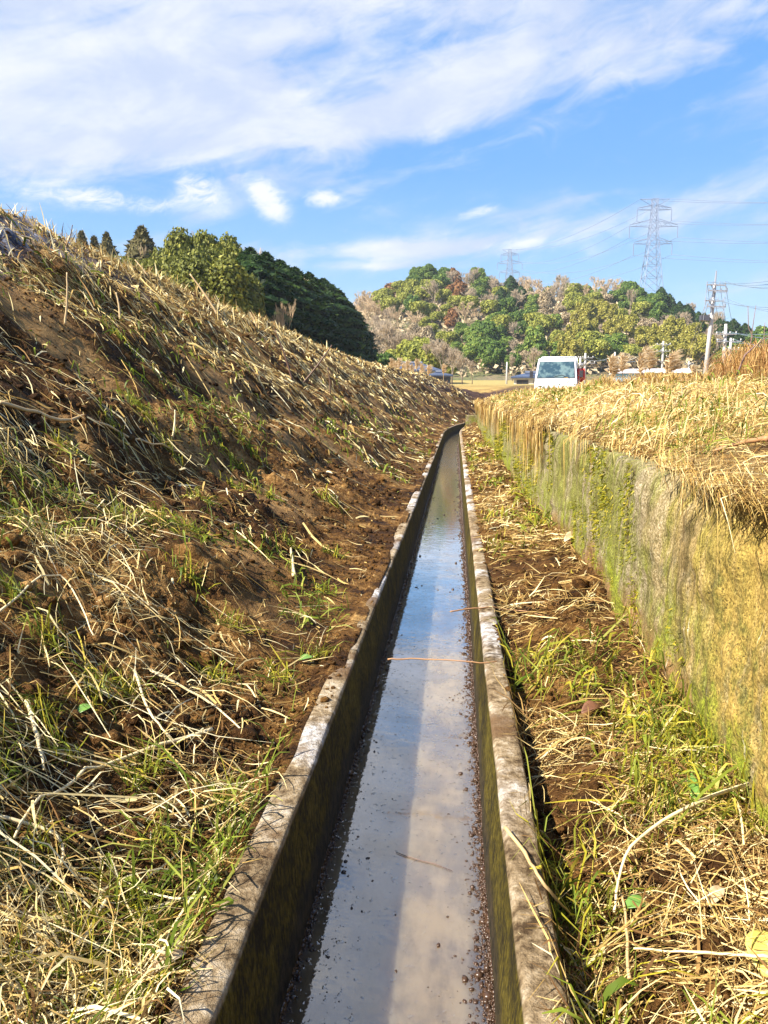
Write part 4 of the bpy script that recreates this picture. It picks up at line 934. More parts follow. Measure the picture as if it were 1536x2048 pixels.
# hill trees: several kinds, one mesh each, copied
def one_mesh(kind):
    t = empty('tmp')
    if kind == 'broad': a = crown_lobes('evergreen_tree', LM['broad'], random_lobes(9, 4.0, 16), 4200, .44, None, tb=.02)
    elif kind == 'broad2': a = crown_lobes('evergreen_tree', LM['broad'], random_lobes(8, 3.6, 14), 3800, .44, None, tb=.2)
    elif kind == 'olive': a = crown_lobes('olive_green_tree', LM['olive'], random_lobes(8.5, 3.8, 15), 3800, .44, None)
    elif kind == 'rust': a = crown_lobes('rusty_tree', LM['rust'], random_lobes(8, 2.8, 6), 1300, .6, None)
    elif kind == 'bamboo':
        lobes = []
        for i in range(11):
            an = rng.uniform(0, 6.28); rr = rng.uniform(.5, 3.4); lobes.append((math.cos(an) * rr, math.sin(an) * rr, rng.uniform(4.5, 8.3), rng.uniform(.8, 1.3), rng.uniform(1.5, 2.6)))
        a = crown_lobes('bamboo_clump', LM['bamboo'], lobes, 4200, .42, None, .8)
    elif kind == 'grey': a = crown_lobes('pale_brush_tree', LM['grey'], random_lobes(7, 3.4, 14), 3000, .34, None, 1.0)
    elif kind == 'cedar': a = cedar_crown('conifer_tree', LM['cedar'], 8.5, 2.9, 1900, .62, None)
    elif kind == 'bare': a = bare_mesh('bare_tree', twigm, 10, .16, 5, None, .055, .62, 11)
    elif kind == 'bare2': a = bare_mesh('bare_tree', twigw, 9.5, .15, 5, None, .06, .66, 23)
    bpy.data.objects.remove(t); return a
KIND = {k: one_mesh(k) for k in ('broad', 'broad2', 'olive', 'rust', 'bamboo', 'grey', 'cedar', 'bare', 'bare2')}
kused = {k: False for k in KIND}
LBL = dict(broad=('dark glossy evergreen with rounded clumps on the hillside', 'dark evergreens on the hill'), broad2=('mid green rounded evergreen on the hillside', 'mid green evergreens on the hill'),
           olive=('olive yellow leafy tree on the hillside', 'olive trees on the hill'), rust=('rust brown leafed tree on the hill slope', 'rust brown trees on the hill'),
           bamboo=('feathery yellow green bamboo clump on the lower hillside', 'bamboo clumps on the hill'), grey=('grey beige brushy tree on the hillside', 'brushy trees on the hill'),
           cedar=('dark pointed conifer on the hill\'s skyline and shoulder', 'conifers on the hill'), bare=('grey leafless tree on the hillside', 'grey leafless trees on the hill'), bare2=('pinkish tan leafless tree on the hillside', 'tan leafless trees on the hill'))
seeds = [(740, 610, 'bare2'), (760, 580, 'olive'), (790, 590, 'olive'), (785, 570, 'rust'), (810, 560, 'olive'), (838, 548, 'broad'), (822, 552, 'bare2'), (870, 556, 'broad'), (893, 552, 'broad'), (905, 562, 'rust'), (850, 575, 'olive'), (880, 572, 'bare2'),
         (800, 640, 'bare2'), (770, 650, 'bare'), (750, 680, 'bare'), (800, 690, 'grey'), (840, 600, 'broad'), (860, 620, 'olive'), (885, 600, 'olive'), (870, 645, 'olive'), (910, 620, 'rust'), (900, 650, 'olive'), (840, 660, 'grey'), (830, 700, 'olive'), (870, 690, 'grey'),
         (950, 615, 'bare2'), (965, 600, 'bare'), (930, 600, 'olive'), (940, 560, 'bare'), (960, 568, 'broad2'), (1000, 620, 'broad'), (1040, 600, 'bare'), (930, 660, 'broad2'), (960, 650, 'broad'), (960, 690, 'broad2'), (990, 660, 'broad'), (1010, 700, 'broad'), (1020, 660, 'broad2'), (1040, 640, 'broad'), (1045, 690, 'grey'), (930, 700, 'broad2'),
         (1000, 560, 'bare'), (1060, 575, 'bare2'), (1120, 580, 'bare'), (1100, 610, 'grey'), (1030, 590, 'cedar'), (1065, 600, 'broad2'), (1080, 640, 'olive'), (1100, 660, 'olive'), (1075, 690, 'broad2'), (1100, 700, 'broad2'), (1140, 690, 'bamboo'), (1120, 640, 'grey'), (1160, 600, 'olive'), (1180, 620, 'bamboo'), (1180, 570, 'bare2'), (1150, 570, 'olive'), (1220, 575, 'bare2'),
         (1200, 650, 'bamboo'), (1240, 640, 'bamboo'), (1220, 600, 'grey'), (1180, 690, 'olive'), (1230, 690, 'broad2'), (1260, 660, 'bamboo'), (1300, 660, 'bamboo'), (1340, 680, 'bamboo'), (1300, 700, 'olive'), (1380, 700, 'bamboo'), (1260, 585, 'broad'), (1280, 600, 'broad'), (1270, 620, 'olive'), (1310, 615, 'broad'), (1330, 610, 'cedar'), (1340, 640, 'bare'), (1380, 640, 'bare'), (1360, 620, 'cedar'),
         (1400, 640, 'cedar'), (1420, 660, 'bare'), (1440, 670, 'cedar'), (1430, 700, 'bare'), (1470, 690, 'cedar'), (1490, 700, 'broad'), (1400, 700, 'bamboo'), (1450, 720, 'bare'), (1510, 715, 'broad'), (1290, 640, 'grey')]
sx_ = np.array([s_[0] for s_ in seeds]); sy2 = np.array([s_[1] for s_ in seeds])
cnt = 0
Yr = 182.0
row = 0
while Yr < 322:
    step = 5.7 + (Yr - 182) * .012
    for X0 in np.arange(-62 + (row % 2) * 3.1, 138, 6.2):
        x = X0 + rng.uniform(-2, 2); yv = Yr + rng.uniform(-2, 2); z = float(hillz(x, yv))
        if z < zfar(yv) + 1.0 and Yr > 200: continue
        px, py = project(x, yv, z + 5)
        if px < 700 or px > 1560: continue
        dd = (sx_ - px) ** 2 + ((sy2 - py) * 1.25) ** 2 + rng.normal(0, 120, len(sx_)); kd = seeds[int(np.argmin(dd))][2]
        if rng.random() < .10: kd = rng.choice(['bare', 'olive', 'grey', 'broad2'])
        # the terraced field at the hill's foot stays open
        if 1000 < px < 1085 and py > 722: continue
        o = KIND[kd] if not kused[kd] else KIND[kd].copy()
        if kused[kd]: COL.objects.link(o)
        kused[kd] = True; s_ = rng.uniform(.58, .98) * (.92 if Yr > 290 else 1.0)
        put(o, x, yv, z - .5, rng.uniform(0, 6.28), (s_ * rng.uniform(.9, 1.15), s_ * rng.uniform(.9, 1.15), s_ * rng.uniform(.85, 1.15)), LBL[kd][0], 'bamboo' if kd == 'bamboo' else 'tree', LBL[kd][1]); cnt += 1
    Yr += step; row += 1
print('hill trees', cnt)
# undergrowth that closes the gaps between the hill's trees
N = 26000
X = rng.uniform(-62, 140, N); Y = rng.uniform(178, 318, N); Z = hillz(X, Y); k = Z > zfar(Y) + .4; X, Y, Z = X[k], Y[k], Z[k]; N = len(X)
P = np.stack([X, Y, Z + rng.uniform(.2, 2.6, N)], -1); Vv = cards(P, np.tile([0, -.4, .8], (N, 1)), .9, 1.3, .8)
mesh_np('hill_undergrowth', Vv.reshape(-1, 3), np.arange(N * 4).reshape(-1, 4), LM['grey'], attrs=dict(tint=np.repeat(np.clip(rng.beta(2, 2, N), 0, 1), 4)))
tag(bpy.context.scene.objects['hill_undergrowth'], 'undergrowth and dry brush covering the hill between its trees', 'undergrowth', kind='stuff')

# thicket between the wood and the house
bare_mid = make_bare(twigm, 7, .12, 6, .028, 9, .6)
bl = [(752, 650, 150, 1.2, 'grey leafless tree beside the right end of the dark wood'), (775, 640, 160, 1.2, 'tall grey leafless tree behind the plumes'), (800, 655, 155, 1.2, 'leafless tree above the dark roofed house, left side'), (905, 690, 118, 1.0, 'grey leafless shrub right of the house'), (925, 705, 112, 1.0, 'low grey leafless shrub at the edge of the golden field'),
      (945, 718, 108, .9, 'lowest leafless shrub at the right end of the thicket'), (885, 680, 125, 1.1, 'grey leafless shrub directly behind the small shed'), (860, 672, 138, 1.1, 'leafless shrub between house and evergreen hill trees'), (1068, 690, 165, .9, 'lone bare tree beside the terraced field'), (1026, 705, 160, .5, 'small bare tree on a post like stem in the terraced field')]
for i, (px, py, Yd, wd, lb) in enumerate(bl):
    x, _, ztop = at(px, py, Yd); zb = zg(x, Yd) - .2 if Yd < 170 else float(hillz(x, Yd)); o = bare_mid if i == 0 else copy_tree(bare_mid); s_ = (ztop - zb) / 7
    put(o, x, Yd, zb, i * 1.3, (s_ * wd, s_ * wd, s_), lb, 'tree', 'grey leafless thicket by the house')
bush = lobed('green_bush', LM['olive'], 5, 3.2, 3800, .42, 8); bush2 = lobed('dark_bush', LM['broad'], 5, 3.0, 3800, .42, 8)
for i, (px, py, Yd, sx2, lb) in enumerate([(832, 680, 145, 1.5, 'rounded dull green bush behind the house roof'), (800, 700, 148, 1.2, 'dull green bush left of the house'), (870, 700, 140, 1.2, 'dull green bush behind the small shed')]):
    x, _, ztop = at(px, py, Yd); zb = zg(x, Yd) - .2; o = bush if i == 0 else copy_tree(bush); s_ = (ztop - zb) / 5; put(o, x, Yd, zb, i, (sx2, sx2, s_), lb, 'bush', 'dull green bushes by the house')
for i, (px, py, Yd, sx2, lb) in enumerate([(755, 705, 128, 1.1, 'dark green bush at the right end of the dark wood'), (775, 715, 135, 1.0, 'dark green bush between wood and plumes')]):
    x, _, ztop = at(px, py, Yd); zb = zg(x, Yd) - .2; o = bush2 if i == 0 else copy_tree(bush2); s_ = (ztop - zb) / 5; put(o, x, Yd, zb, i, (sx2, sx2, s_), lb, 'bush', 'dark bushes by the wood')

# ------------------------------------------------------------------ houses
wallp = plain('plaster', (.62, .58, .52), .8, sc_=1); tile = None
m_, q = new_mat('blue_roof_tiles'); wv_ = q.n('ShaderNodeTexWave', wave_type='BANDS', bands_direction='X'); wv_.inputs['Scale'].default_value = 3.2; q.link(q.obj(), wv_.inputs['Vector'])
finish(q, q.mix(q.noise(q.obj(), 1.5, 4), (.035, .05, .10), (.09, .12, .20)), .35, q.bump(wv_.outputs['Fac'], .6, .05)); M['tile'] = m_
dark = plain('dark_opening', (.03, .03, .035), .3); timber = plain('dark_timber', (.10, .06, .04), .7)
def hip_house(name, x, y, zb, w_, dp, hh, rh, rz, label, over=.7, win=True):
    t = empty(name, (x, y, zb), rz); tag(t, label, 'house')
    b = MB(); b.box(-w_ / 2, w_ / 2, -dp / 2, dp / 2, 0, hh); b.build('wall', wallp, t)
    r_ = MB(); W2, D2 = w_ / 2 + over, dp / 2 + over; rx = max(.2, W2 - D2 * .8)
    r_.add([(-W2, -D2, hh - .1), (W2, -D2, hh - .1), (W2, D2, hh - .1), (-W2, D2, hh - .1), (-rx, 0, hh + rh), (rx, 0, hh + rh), (-W2, -D2, hh + .12), (W2, -D2, hh + .12), (W2, D2, hh + .12), (-W2, D2, hh + .12)],
           [(0, 3, 2, 1), (0, 1, 7, 6), (1, 2, 8, 7), (2, 3, 9, 8), (3, 0, 6, 9), (6, 7, 5, 4), (8, 9, 4, 5), (7, 8, 5), (9, 6, 4)])
    ro = r_.build('roof', M['tile'], t)
    rd_ = MB(); rd_.tube([(-rx - .1, 0, hh + rh + .05), (rx + .1, 0, hh + rh + .05)], .22, 8); rd_.build('ridge', M['tile'], ro)
    if win:
        n = max(2, int(w_ / 2.4))
        for i in range(n):
            xc = -w_ / 2 + (i + .5) * w_ / n; f_ = MB(); f_.box(xc - .75, xc + .75, -dp / 2 - .05, -dp / 2 - .003, .5 if i % 2 else .05, 2.1); fo_ = f_.build('window', timber, t)
            g_ = MB(); g_.box(xc - .66, xc - .04, -dp / 2 - .07, -dp / 2 - .052, .6 if i % 2 else .15, 2.0); g_.box(xc + .04, xc + .66, -dp / 2 - .07, -dp / 2 - .052, .6 if i % 2 else .15, 2.0); g_.build('pane', dark, fo_)
    return t
def place_roof(px, pyeave, Yd, hh):
    x, _, z = at(px, pyeave, Yd); return x, z - hh
x, zb = place_roof(822, 743, 120, 2.6); hip_house('tiled_house', x, 120, zb, 7.4, 5.5, 2.6, 1.25, R(8), 'house with a dark blue tiled hip roof half hidden behind the bank and plumes')
x, zb = place_roof(877, 752, 112, 2.2); hip_house('tiled_shed', x, 112, zb, 3.0, 3, 2.2, .55, R(10), 'small shed with a blue grey roof just right of the tiled house', .3, True)
x, zb = place_roof(1062, 756, 105, 2.4); hip_house('low_building', x, 105, zb, 4.4, 4, 2.4, .65, R(-5), 'low building showing only a grey blue roof left of the truck', .4, True)
# long low white building to the right of the truck
whitep = plain('white_panel', (.62, .57, .57), .6, sc_=.5); bluep = plain('blue_shutter', (.22, .48, .72), .45, sc_=1); pinkp = plain('faded_pink_panel', (.72, .52, .50), .6, sc_=.5)
x, _, z = at(1300, 741, 74); t = empty('white_shed', (x, 74, z - 3.0), R(-6)); tag(t, 'long low white shed with a blue shutter right of the truck', 'shed')
MB().box(-3.0, 3.4, 0, 4, 0, 2.75).build('wall', whitep, t); MB().box(-3.02, -1.2, -.05, -.004, .3, 2.7).build('shutter', bluep, t); MB().box(-1.1, 3.35, -.04, -.004, 1.5, 2.35).build('panel', pinkp, t)
rf = MB(); rf.add([(-3.3, -.3, 2.76), (3.8, -.3, 2.76), (3.8, 4.3, 2.76), (-3.3, 4.3, 2.76), (-3.3, 2, 3.25), (3.8, 2, 3.25)], [(0, 1, 5, 4), (3, 4, 5, 2), (0, 4, 3), (1, 2, 5), (0, 3, 2, 1)]); rf.build('roof', whitep, t)

# ------------------------------------------------------------------ small white truck
white = plain('white_paint', (.80, .81, .83), .28, var=.02, sc_=1, Coat_Weight=.5); glassm, q = new_mat('windscreen_glass'); finish(q, q.mix(q.ss(q.noise(q.obj(), 3.2, 4, .6), .45, .6), (.03, .06, .075), (.12, .18, .18)), .04, Specular_IOR_Level=.9, Transmission_Weight=.0, Coat_Weight=.6)
blackp = plain('black_plastic', (.03, .03, .035), .5, var=.1); rub = plain('tyre_rubber', (.03, .03, .03), .8, var=.1); chrome = plain('lamp_glass', (.75, .76, .78), .12, var=.05); orange = plain('indicator_orange', (.8, .25, .05), .3)
gr = plain('galvanised_steel', (.55, .56, .58), .4, metal=.6); plate = plain('pale_plate', (.75, .70, .35), .5)
TX, TY = at(1116, 780, 29.5)[0], 29.5
tr = empty('small_truck', (TX, TY, zg(TX, TY) - .0), R(-10.5))
tag(tr, 'small white flat fronted truck facing the camera in the tall golden grass', 'truck')
hw = .735
# cab side outline: (y forward is -, z)
prof_ = [(-1.62, .34), (-1.66, .55), (-1.64, .80), (-1.60, 1.02), (-1.22, 1.66), (-1.12, 1.745), (-.98, 1.775), (-.35, 1.785), (-.22, 1.74), (-.18, 1.60), (-.16, .95), (-.16, .34)]
def inset(z): return .0 if z < 1.0 else .085 * (z - 1.0) / .78
cb = MB(); n = len(prof_); vs = []
for sg in (-1, 1):
    for yv, z in prof_: vs.append((sg * (hw - inset(z)), yv, z))
cb.add(vs, [tuple(range(n)), tuple(range(2 * n - 1, n - 1, -1))] + [(i, i + n, (i + 1) % n + n, (i + 1) % n) for i in range(n)])
cb.build('cab', white, tr, bevel=.035)
def onface(xa, xb, ta, tb_, y0, z0, y1, z1, dpt, xa2=None, xb2=None):
    """panel lying on the front surface between two heights"""
    def pt(t): return (y0 + (y1 - y0) * t, z0 + (z1 - z0) * t)
    ny, nz = -(z1 - z0), (y1 - y0); l = math.hypot(ny, nz); ny, nz = ny / l, nz / l
    xa2 = xa if xa2 is None else xa2; xb2 = xb if xb2 is None else xb2
    a, b = pt(ta), pt(tb_); m2 = MB(); o1 = .004
    vs = [(xa, a[0] + ny * o1, a[1] + nz * o1), (xb, a[0] + ny * o1, a[1] + nz * o1), (xb2, b[0] + ny * o1, b[1] + nz * o1), (xa2, b[0] + ny * o1, b[1] + nz * o1)]
    vs += [(v[0], v[1] + ny * dpt, v[2] + nz * dpt) for v in vs]
    m2.add(vs, [(4, 5, 6, 7), (0, 1, 5, 4), (1, 2, 6, 5), (2, 3, 7, 6), (3, 0, 4, 7), (3, 2, 1, 0)]); return m2
WSa = (-1.60, 1.02, -1.22, 1.66)
fr = onface(-.665, .665, .02, .96, *WSa, .010, -.60, .60).build('windscreen', blackp, tr)
onface(-.64, .64, .055, .925, *WSa, .014, -.58, .58).build('pane', glassm, fr)
wp = MB(); wp.tube([(.45, -1.63, 1.05), (.20, -1.57, 1.16), (-.05, -1.59, 1.10)], .009, 5); wp.build('wiper', blackp, fr)
for sg in (-1, 1):
    sw = MB(); xx = sg * (hw + .004)
    vs = [(sg * (hw - inset(1.06) + .006), -1.42, 1.06), (sg * (hw - inset(1.06) + .006), -.30, 1.06), (sg * (hw - inset(1.60) + .006), -.34, 1.60), (sg * (hw - inset(1.60) + .006), -1.14, 1.60)]
    sw.add(vs + [(v[0] - sg * .02, v[1], v[2]) for v in vs], [(0, 1, 2, 3), (7, 6, 5, 4), (0, 4, 5, 1), (1, 5, 6, 2), (2, 6, 7, 3), (3, 7, 4, 0)])
    dr = MB(); dr.box(min(sg * hw + sg * .002, sg * hw + sg * .012), max(sg * hw + sg * .002, sg * hw + sg * .012), -1.36, -.24, .42, 1.02); dro = dr.build('door', white, tr, bevel=.008); sw.build('window', glassm, dro)
    hd = MB(); hd.box(sg * hw + (0.013 if sg > 0 else -.033), sg * hw + (.033 if sg > 0 else -.013), -.45, -.30, .90, .94); hd.build('handle', blackp, dro)
    lm = onface(min(sg * .42, sg * .68), max(sg * .42, sg * .68), .02, .80, -1.66, .55, -1.64, .80, .02).build('headlight', chrome, tr, bevel=.006)
    onface(min(sg * .60, sg * .66), max(sg * .60, sg * .66), .1, .7, -1.683, .55, -1.663, .80, .006).build('indicator', orange, lm)
    mi = MB(); mi.tube([(sg * .70, -1.40, 1.12), (sg * .84, -1.46, 1.16)], .012, 6); mi.box(min(sg * .80, sg * .92), max(sg * .80, sg * .92), -1.51, -1.45, 1.07, 1.30); mi.build('mirror', blackp, tr, bevel=.012)
    for wy in (-1.18, .95):
        wh = MB(); wh.tube([(sg * .56, wy, .27), (sg * .72, wy, .27)], .27, 20); wo_ = wh.build('wheel', rub, tr, bevel=.02); hb = MB(); hb.tube([(sg * .70, wy, .27), (sg * .733, wy, .27)], .16, 16); hb.build('rim', gr, wo_)
onface(-.34, .34, .0, .55, -1.66, .55, -1.64, .80, .012).build('grille', blackp, tr)
bm = MB(); bm.box(-.72, .72, -1.73, -1.60, .30, .52); bo = bm.build('bumper', white, tr, bevel=.03)
sl = MB(); sl.box(-.36, .36, -1.742, -1.733, .36, .46); sl.build('slot', blackp, bo); pl_ = MB(); pl_.box(-.16, .16, -1.756, -1.745, .34, .50); pl_.build('number_plate', plate, bo)
bd = MB(); bd.box(-.72, .72, -.10, 1.75, .58, .66); bd.build('cargo_bed', white, tr)
for a in ((-.72, .72, 1.70, 1.74, .67, .95), (-.72, -.69, -.08, 1.695, .67, .95), (.69, .72, -.08, 1.695, .67, .95)): sd2 = MB(); sd2.box(*a); sd2.build('side_gate', white, tr, bevel=.006)
gf = MB()
for sg in (-1, 1): gf.tube([(sg * .66, -.06, .67), (sg * .66, -.06, 1.80), (sg * .60, -.06, 1.86)], .02, 6)
gf.tube([(-.60, -.06, 1.86), (.60, -.06, 1.86)], .02, 6); gf.tube([(-.66, -.06, 1.35), (.66, -.06, 1.35)], .016, 6); gf.build('guard_frame', white, tr, smooth=True)
# red cloth by the mirror
redm = plain('red_cloth', (.85, .10, .07), .7, var=.15, sc_=6)
m2 = MB(); nu, nv = 10, 10; vs = []
for i in range(nu):
    for j in range(nv):
        a = i / (nu - 1); b_ = j / (nv - 1); vs.append(((a - .5) * (.34 + .08 * b_), .07 * math.sin(a * 11 + b_ * 2) * (.4 + b_), .48 - b_ * (.50 + .10 * math.sin(a * 5))))
fs = [(i * nv + j, i * nv + j + 1, (i + 1) * nv + j + 1, (i + 1) * nv + j) for i in range(nu - 1) for j in range(nv - 1)]
m2.add(vs, fs); x, _, z = at(1159, 758, 28.6); rc = m2.build('red_cloth', redm, smooth=True, loc=(x, 28.6, z - .10)); so = rc.modifiers.new('t', 'SOLIDIFY'); so.thickness = .02
tag(rc, 'crumpled red cloth hung on a stick beside the truck\'s mirror', 'cloth')
post = MB(); post.tube([(0, 0, -.9), (0, .0, .5)], .018, 6); po = post.build('pole_stick', gr, rc)
po.name = 'stick'

# ------------------------------------------------------------------ lattice pylons
steel = plain('pylon_steel', (.20, .245, .36), .5, var=.08)
def pylon(px, py_top, Yd, H_, base_w, label, group, rbar=.16):
    x, _, zt = at(px, py_top, Yd); zb = zt - H_
    t = empty('lattice_pylon', (x, Yd, zb), R(4)); tag(t, label, 'pylon', group)
    lv = [0, .14, .27, .38, .48, .56, .63, .70, .755, .81, .86, .91, .955, 1.0]
    def hwid(f): return float(np.interp(f, [0, .62, .72, .93, 1], [base_w / 2, base_w * .20, base_w * .15, base_w * .085, base_w * .09]))
    b = MB()
    for i in range(len(lv) - 1):
        a_, c_ = lv[i], lv[i + 1]; wa, wc = hwid(a_), hwid(c_); za, zc = a_ * H_, c_ * H_
        ca = [(-wa, -wa), (wa, -wa), (wa, wa), (-wa, wa)]; cc = [(-wc, -wc), (wc, -wc), (wc, wc), (-wc, wc)]
        rr = rbar * (1.2 if a_ < .6 else 1.0)
        for k in range(4):
            k2 = (k + 1) % 4
            b.tube([(ca[k][0], ca[k][1], za), (cc[k][0], cc[k][1], zc)], rr, 4, cap=False)
            b.tube([(ca[k][0], ca[k][1], za), (cc[k2][0], cc[k2][1], zc)], rr * .6, 4, cap=False)
            b.tube([(ca[k2][0], ca[k2][1], za), (cc[k][0], cc[k][1], zc)], rr * .6, 4, cap=False)
            b.tube([(cc[k][0], cc[k][1], zc), (cc[k2][0], cc[k2][1], zc)], rr * .6, 4, cap=False)
    b.build('tower', steel, t)
    tips = []
    for f, wd, hgt, drop in ((.955, .118, .03, .075), (.845, .165, .045, .075), (.73, .132, .035, .075)):
        z = f * H_ - H_ * .025; W_ = wd * H_; hwz = hwid(f)
        arm = MB()
        for sg in (-1, 1):
            for yo in (-hwz, hwz):
                arm.tube([(sg * hwz, yo, z), (sg * W_, 0, z)], rbar * .8, 4); arm.tube([(sg * hwz, yo, z + hgt * H_), (sg * W_, 0, z + .01 * H_)], rbar * .8, 4)
            for k in range(1, 4):
                xx = sg * (hwz + (W_ - hwz) * k / 4); xx0 = sg * (hwz + (W_ - hwz) * (k - 1) / 4); arm.tube([(xx, 0, z), (xx0, 0, z + hgt * H_ * (1 - (k - 1) / 4))], rbar * .5, 4)
        am = arm.build('crossarm', steel, t)
        for sg in (-1, 1):
            ins = MB(); ins.tube([(sg * W_, 0, z), (sg * W_, 0, z - drop * H_)], rbar * 1.5, 6); ins.build('insulator', steel, am); tips.append((x + sg * W_, Yd, zb + z - drop * H_))
    tp_ = MB(); z = H_
    for sg in (-1, 1):
        tp_.tube([(0, 0, z), (sg * .10 * H_, 0, z)], rbar, 4); tp_.tube([(sg * .10 * H_, 0, z), (sg * hwid(.96), 0, .955 * H_)], rbar * .8, 4); tp_.tube([(sg * .05 * H_, 0, z), (sg * .06 * H_, 0, z - .018 * H_)], rbar * .6, 4)
        tips.append((x + sg * .10 * H_, Yd, zb + z))
    tp_.build('crossarm', steel, t)
    return tips
T1 = pylon(1310, 398, 420, 74, 15.5, 'tall lattice pylon rising behind the right shoulder of the hill', 'pylons of the power line')
T2 = pylon(1020, 499, 640, 60, 15, 'distant lattice pylon peeping over the middle of the hill', 'pylons of the power line', .17)
def wire(name, a, b, sag, r, mat, label, group, cat='cable'):
    a = Vector(a); b = Vector(b); pts = []
    for i in range(25):
        t = i / 24; p = a.lerp(b, t); p.z -= sag * 4 * t * (1 - t); pts.append(p - a)
    m2 = MB(); m2.tube(pts, r, 4); return tag(m2.build(name, mat, smooth=True, loc=a), label, cat, group)
hn = ['upper left', 'upper right', 'middle left', 'middle right', 'lower left', 'lower right', 'top left earth', 'top right earth']
wirem = plain('cable_grey', (.18, .23, .33), .6, var=.05); wired = plain('dark_cable', (.14, .20, .28), .6, var=.05)
for i in range(8):
    wire('power_cable', T1[i], T2[i], 9 if i < 6 else 7, .10, wirem, 'high cable between the two pylons, from the %s arm of the tall one' % hn[i], 'cables between the pylons')
    a = T1[i]; wire('power_cable', a, (a[0] + 210, 330, a[2] - 4 - i * .5), 9, .10, wirem, 'high cable leaving the tall pylon to the right, from its %s arm' % hn[i], 'cables right of the tall pylon')

# ------------------------------------------------------------------ utility poles
concr = plain('pole_concrete', (.56, .53, .50), .75, sc_=1.2); ironm = plain('crossarm_iron', (.30, .30, .34), .5, sc_=3); porc = plain('porcelain', (.80, .80, .78), .25, var=.05)
def pole(px, pyb, pyt, Yd, arms, label, group, rad=.17, lean=0, isc=1.0):
    x, _, zt = at(px, pyt, Yd); _, _, zb = at(px, pyb, Yd); H_ = zt - zb
    t = empty('utility_pole', (x, Yd, zb), 0); t.rotation_euler = (0, lean, 0); tag(t, label, 'utility pole', group)
    pm = MB(); pm.tube([(0, 0, -2.5), (0, 0, H_ * .55), (0, 0, H_)], [rad * 1.15, rad * .95, rad * .7], 12); pm.build('pole', concr, t, smooth=True)
    ends = []
    for f, hl, kind in arms:
        z = f * H_; a = MB(); xo = .25 * hl if kind == 'off' else 0; a.box(xo - hl, xo + hl, -rad - .12, -rad - .03, z - .035, z + .035); a.tube([(-hl * .5 + xo, -rad - .07, z), (0, -rad * .8, z - .45)], .025, 4); ao = a.build('crossarm', ironm, t)
        for k in (-.95, -.35, .35, .95):
            xx = xo + hl * k; i_ = MB(); i_.tube([(xx, -rad - .08, z + .05), (xx, -rad - .08, z + .10), (xx, -rad - .08, z + .11), (xx, -rad - .08, z + .11 + .10 * isc)], [.02, .02, .05 * isc, .035 * isc], 8); i_.build('insulator', porc if isc > .9 else ironm, ao)
            ends.append((x + xx + z * math.sin(lean), Yd - rad - .08, zb + z * math.cos(lean) + .18))
    return t, ends, (x, Yd, zb, H_)
p1, e1, b1 = pole(1421, 752, 568, 46, [(.985, .52, ''), (.925, .52, 'off'), (.815, .52, ''), (.755, .52, 'off')], 'tall concrete utility pole with double crossarms, nearest on the right', 'utility poles in the field', .12, R(2.8), .6)
sp2 = MB(); H_ = b1[3]; sp2.tube([(0, 0, H_ - .1), (0, 0, H_ + .72)], [.06, .035], 6); sp2.build('spike', ironm, p1)
for f1, f2, hl in ((.985, .925, .52), (.815, .755, .52)):
    fr2 = MB()
    for sg in (-1, 1): fr2.tube([(sg * hl * .96, -.26, f1 * H_), (sg * hl * .96, -.26, f2 * H_ - .1)], .014, 4)
    fr2.tube([(-hl * .96, -.26, f2 * H_ - .1), (hl * .96, -.26, f2 * H_ - .1)], .012, 4); fr2.build('arm_frame', ironm, p1)
tb2 = MB(); tb2.box(-.62, -.17, -.25, .15, .60 * H_, .60 * H_ + .30); tb2.build('service_box', plain('box_grey', (.07, .07, .09), .5), p1)
for k in (-.5, .55):
    gw = MB(); gw.tube([(k, -.27, .60 * H_), (k * 1.02, -.27, .97 * H_)], .012, 4); gw.build('down_lead', ironm, p1)
p2, e2, b2 = pole(1452, 752, 648, 62, [(.80, .75, ''), (.66, .9, 'off')], 'second utility pole right of the tallest, with white insulators', 'utility poles in the field', .15)
p3, e3, b3 = pole(1462, 752, 676, 74, [(.70, .7, '')], 'third utility pole standing just right of the second', 'utility poles in the field', .14)
far_poles = [(1327, 755, 682, 104, [(.90, .85, ''), (.72, .85, ''), (.45, .7, 'off')], 'distant utility pole with two crossarms behind the pampas plumes'), (1341, 755, 706, 110, [(.85, .6, '')], 'shorter distant pole right beside the two armed one'),
             (1230, 750, 704, 112, [(.75, .7, 'off')], 'distant pole above the blue shutter of the white shed'), (1243, 750, 717, 120, [(.7, .8, '')], 'short distant pole just right of the one over the shed'),
             (1161, 755, 713, 98, [(.6, .55, '')], 'thin distant pole just right of the truck'), (1171, 755, 706, 96, [(.80, .9, ''), (.58, .9, 'off')], 'taller distant pole with two crossarms right of the truck'),
             (1378, 755, 722, 118, [(.8, .6, '')], 'short distant pole left of the tallest pole'), (1014, 757, 724, 130, [], 'bare grey post in the field between house and truck')]
ends = {}
for px, pb, pt_, Yd, arms, lb in far_poles:
    _, e_, _b = pole(px, pb, pt_, Yd, arms, lb, 'distant utility poles', .15)
    ends[px] = e_
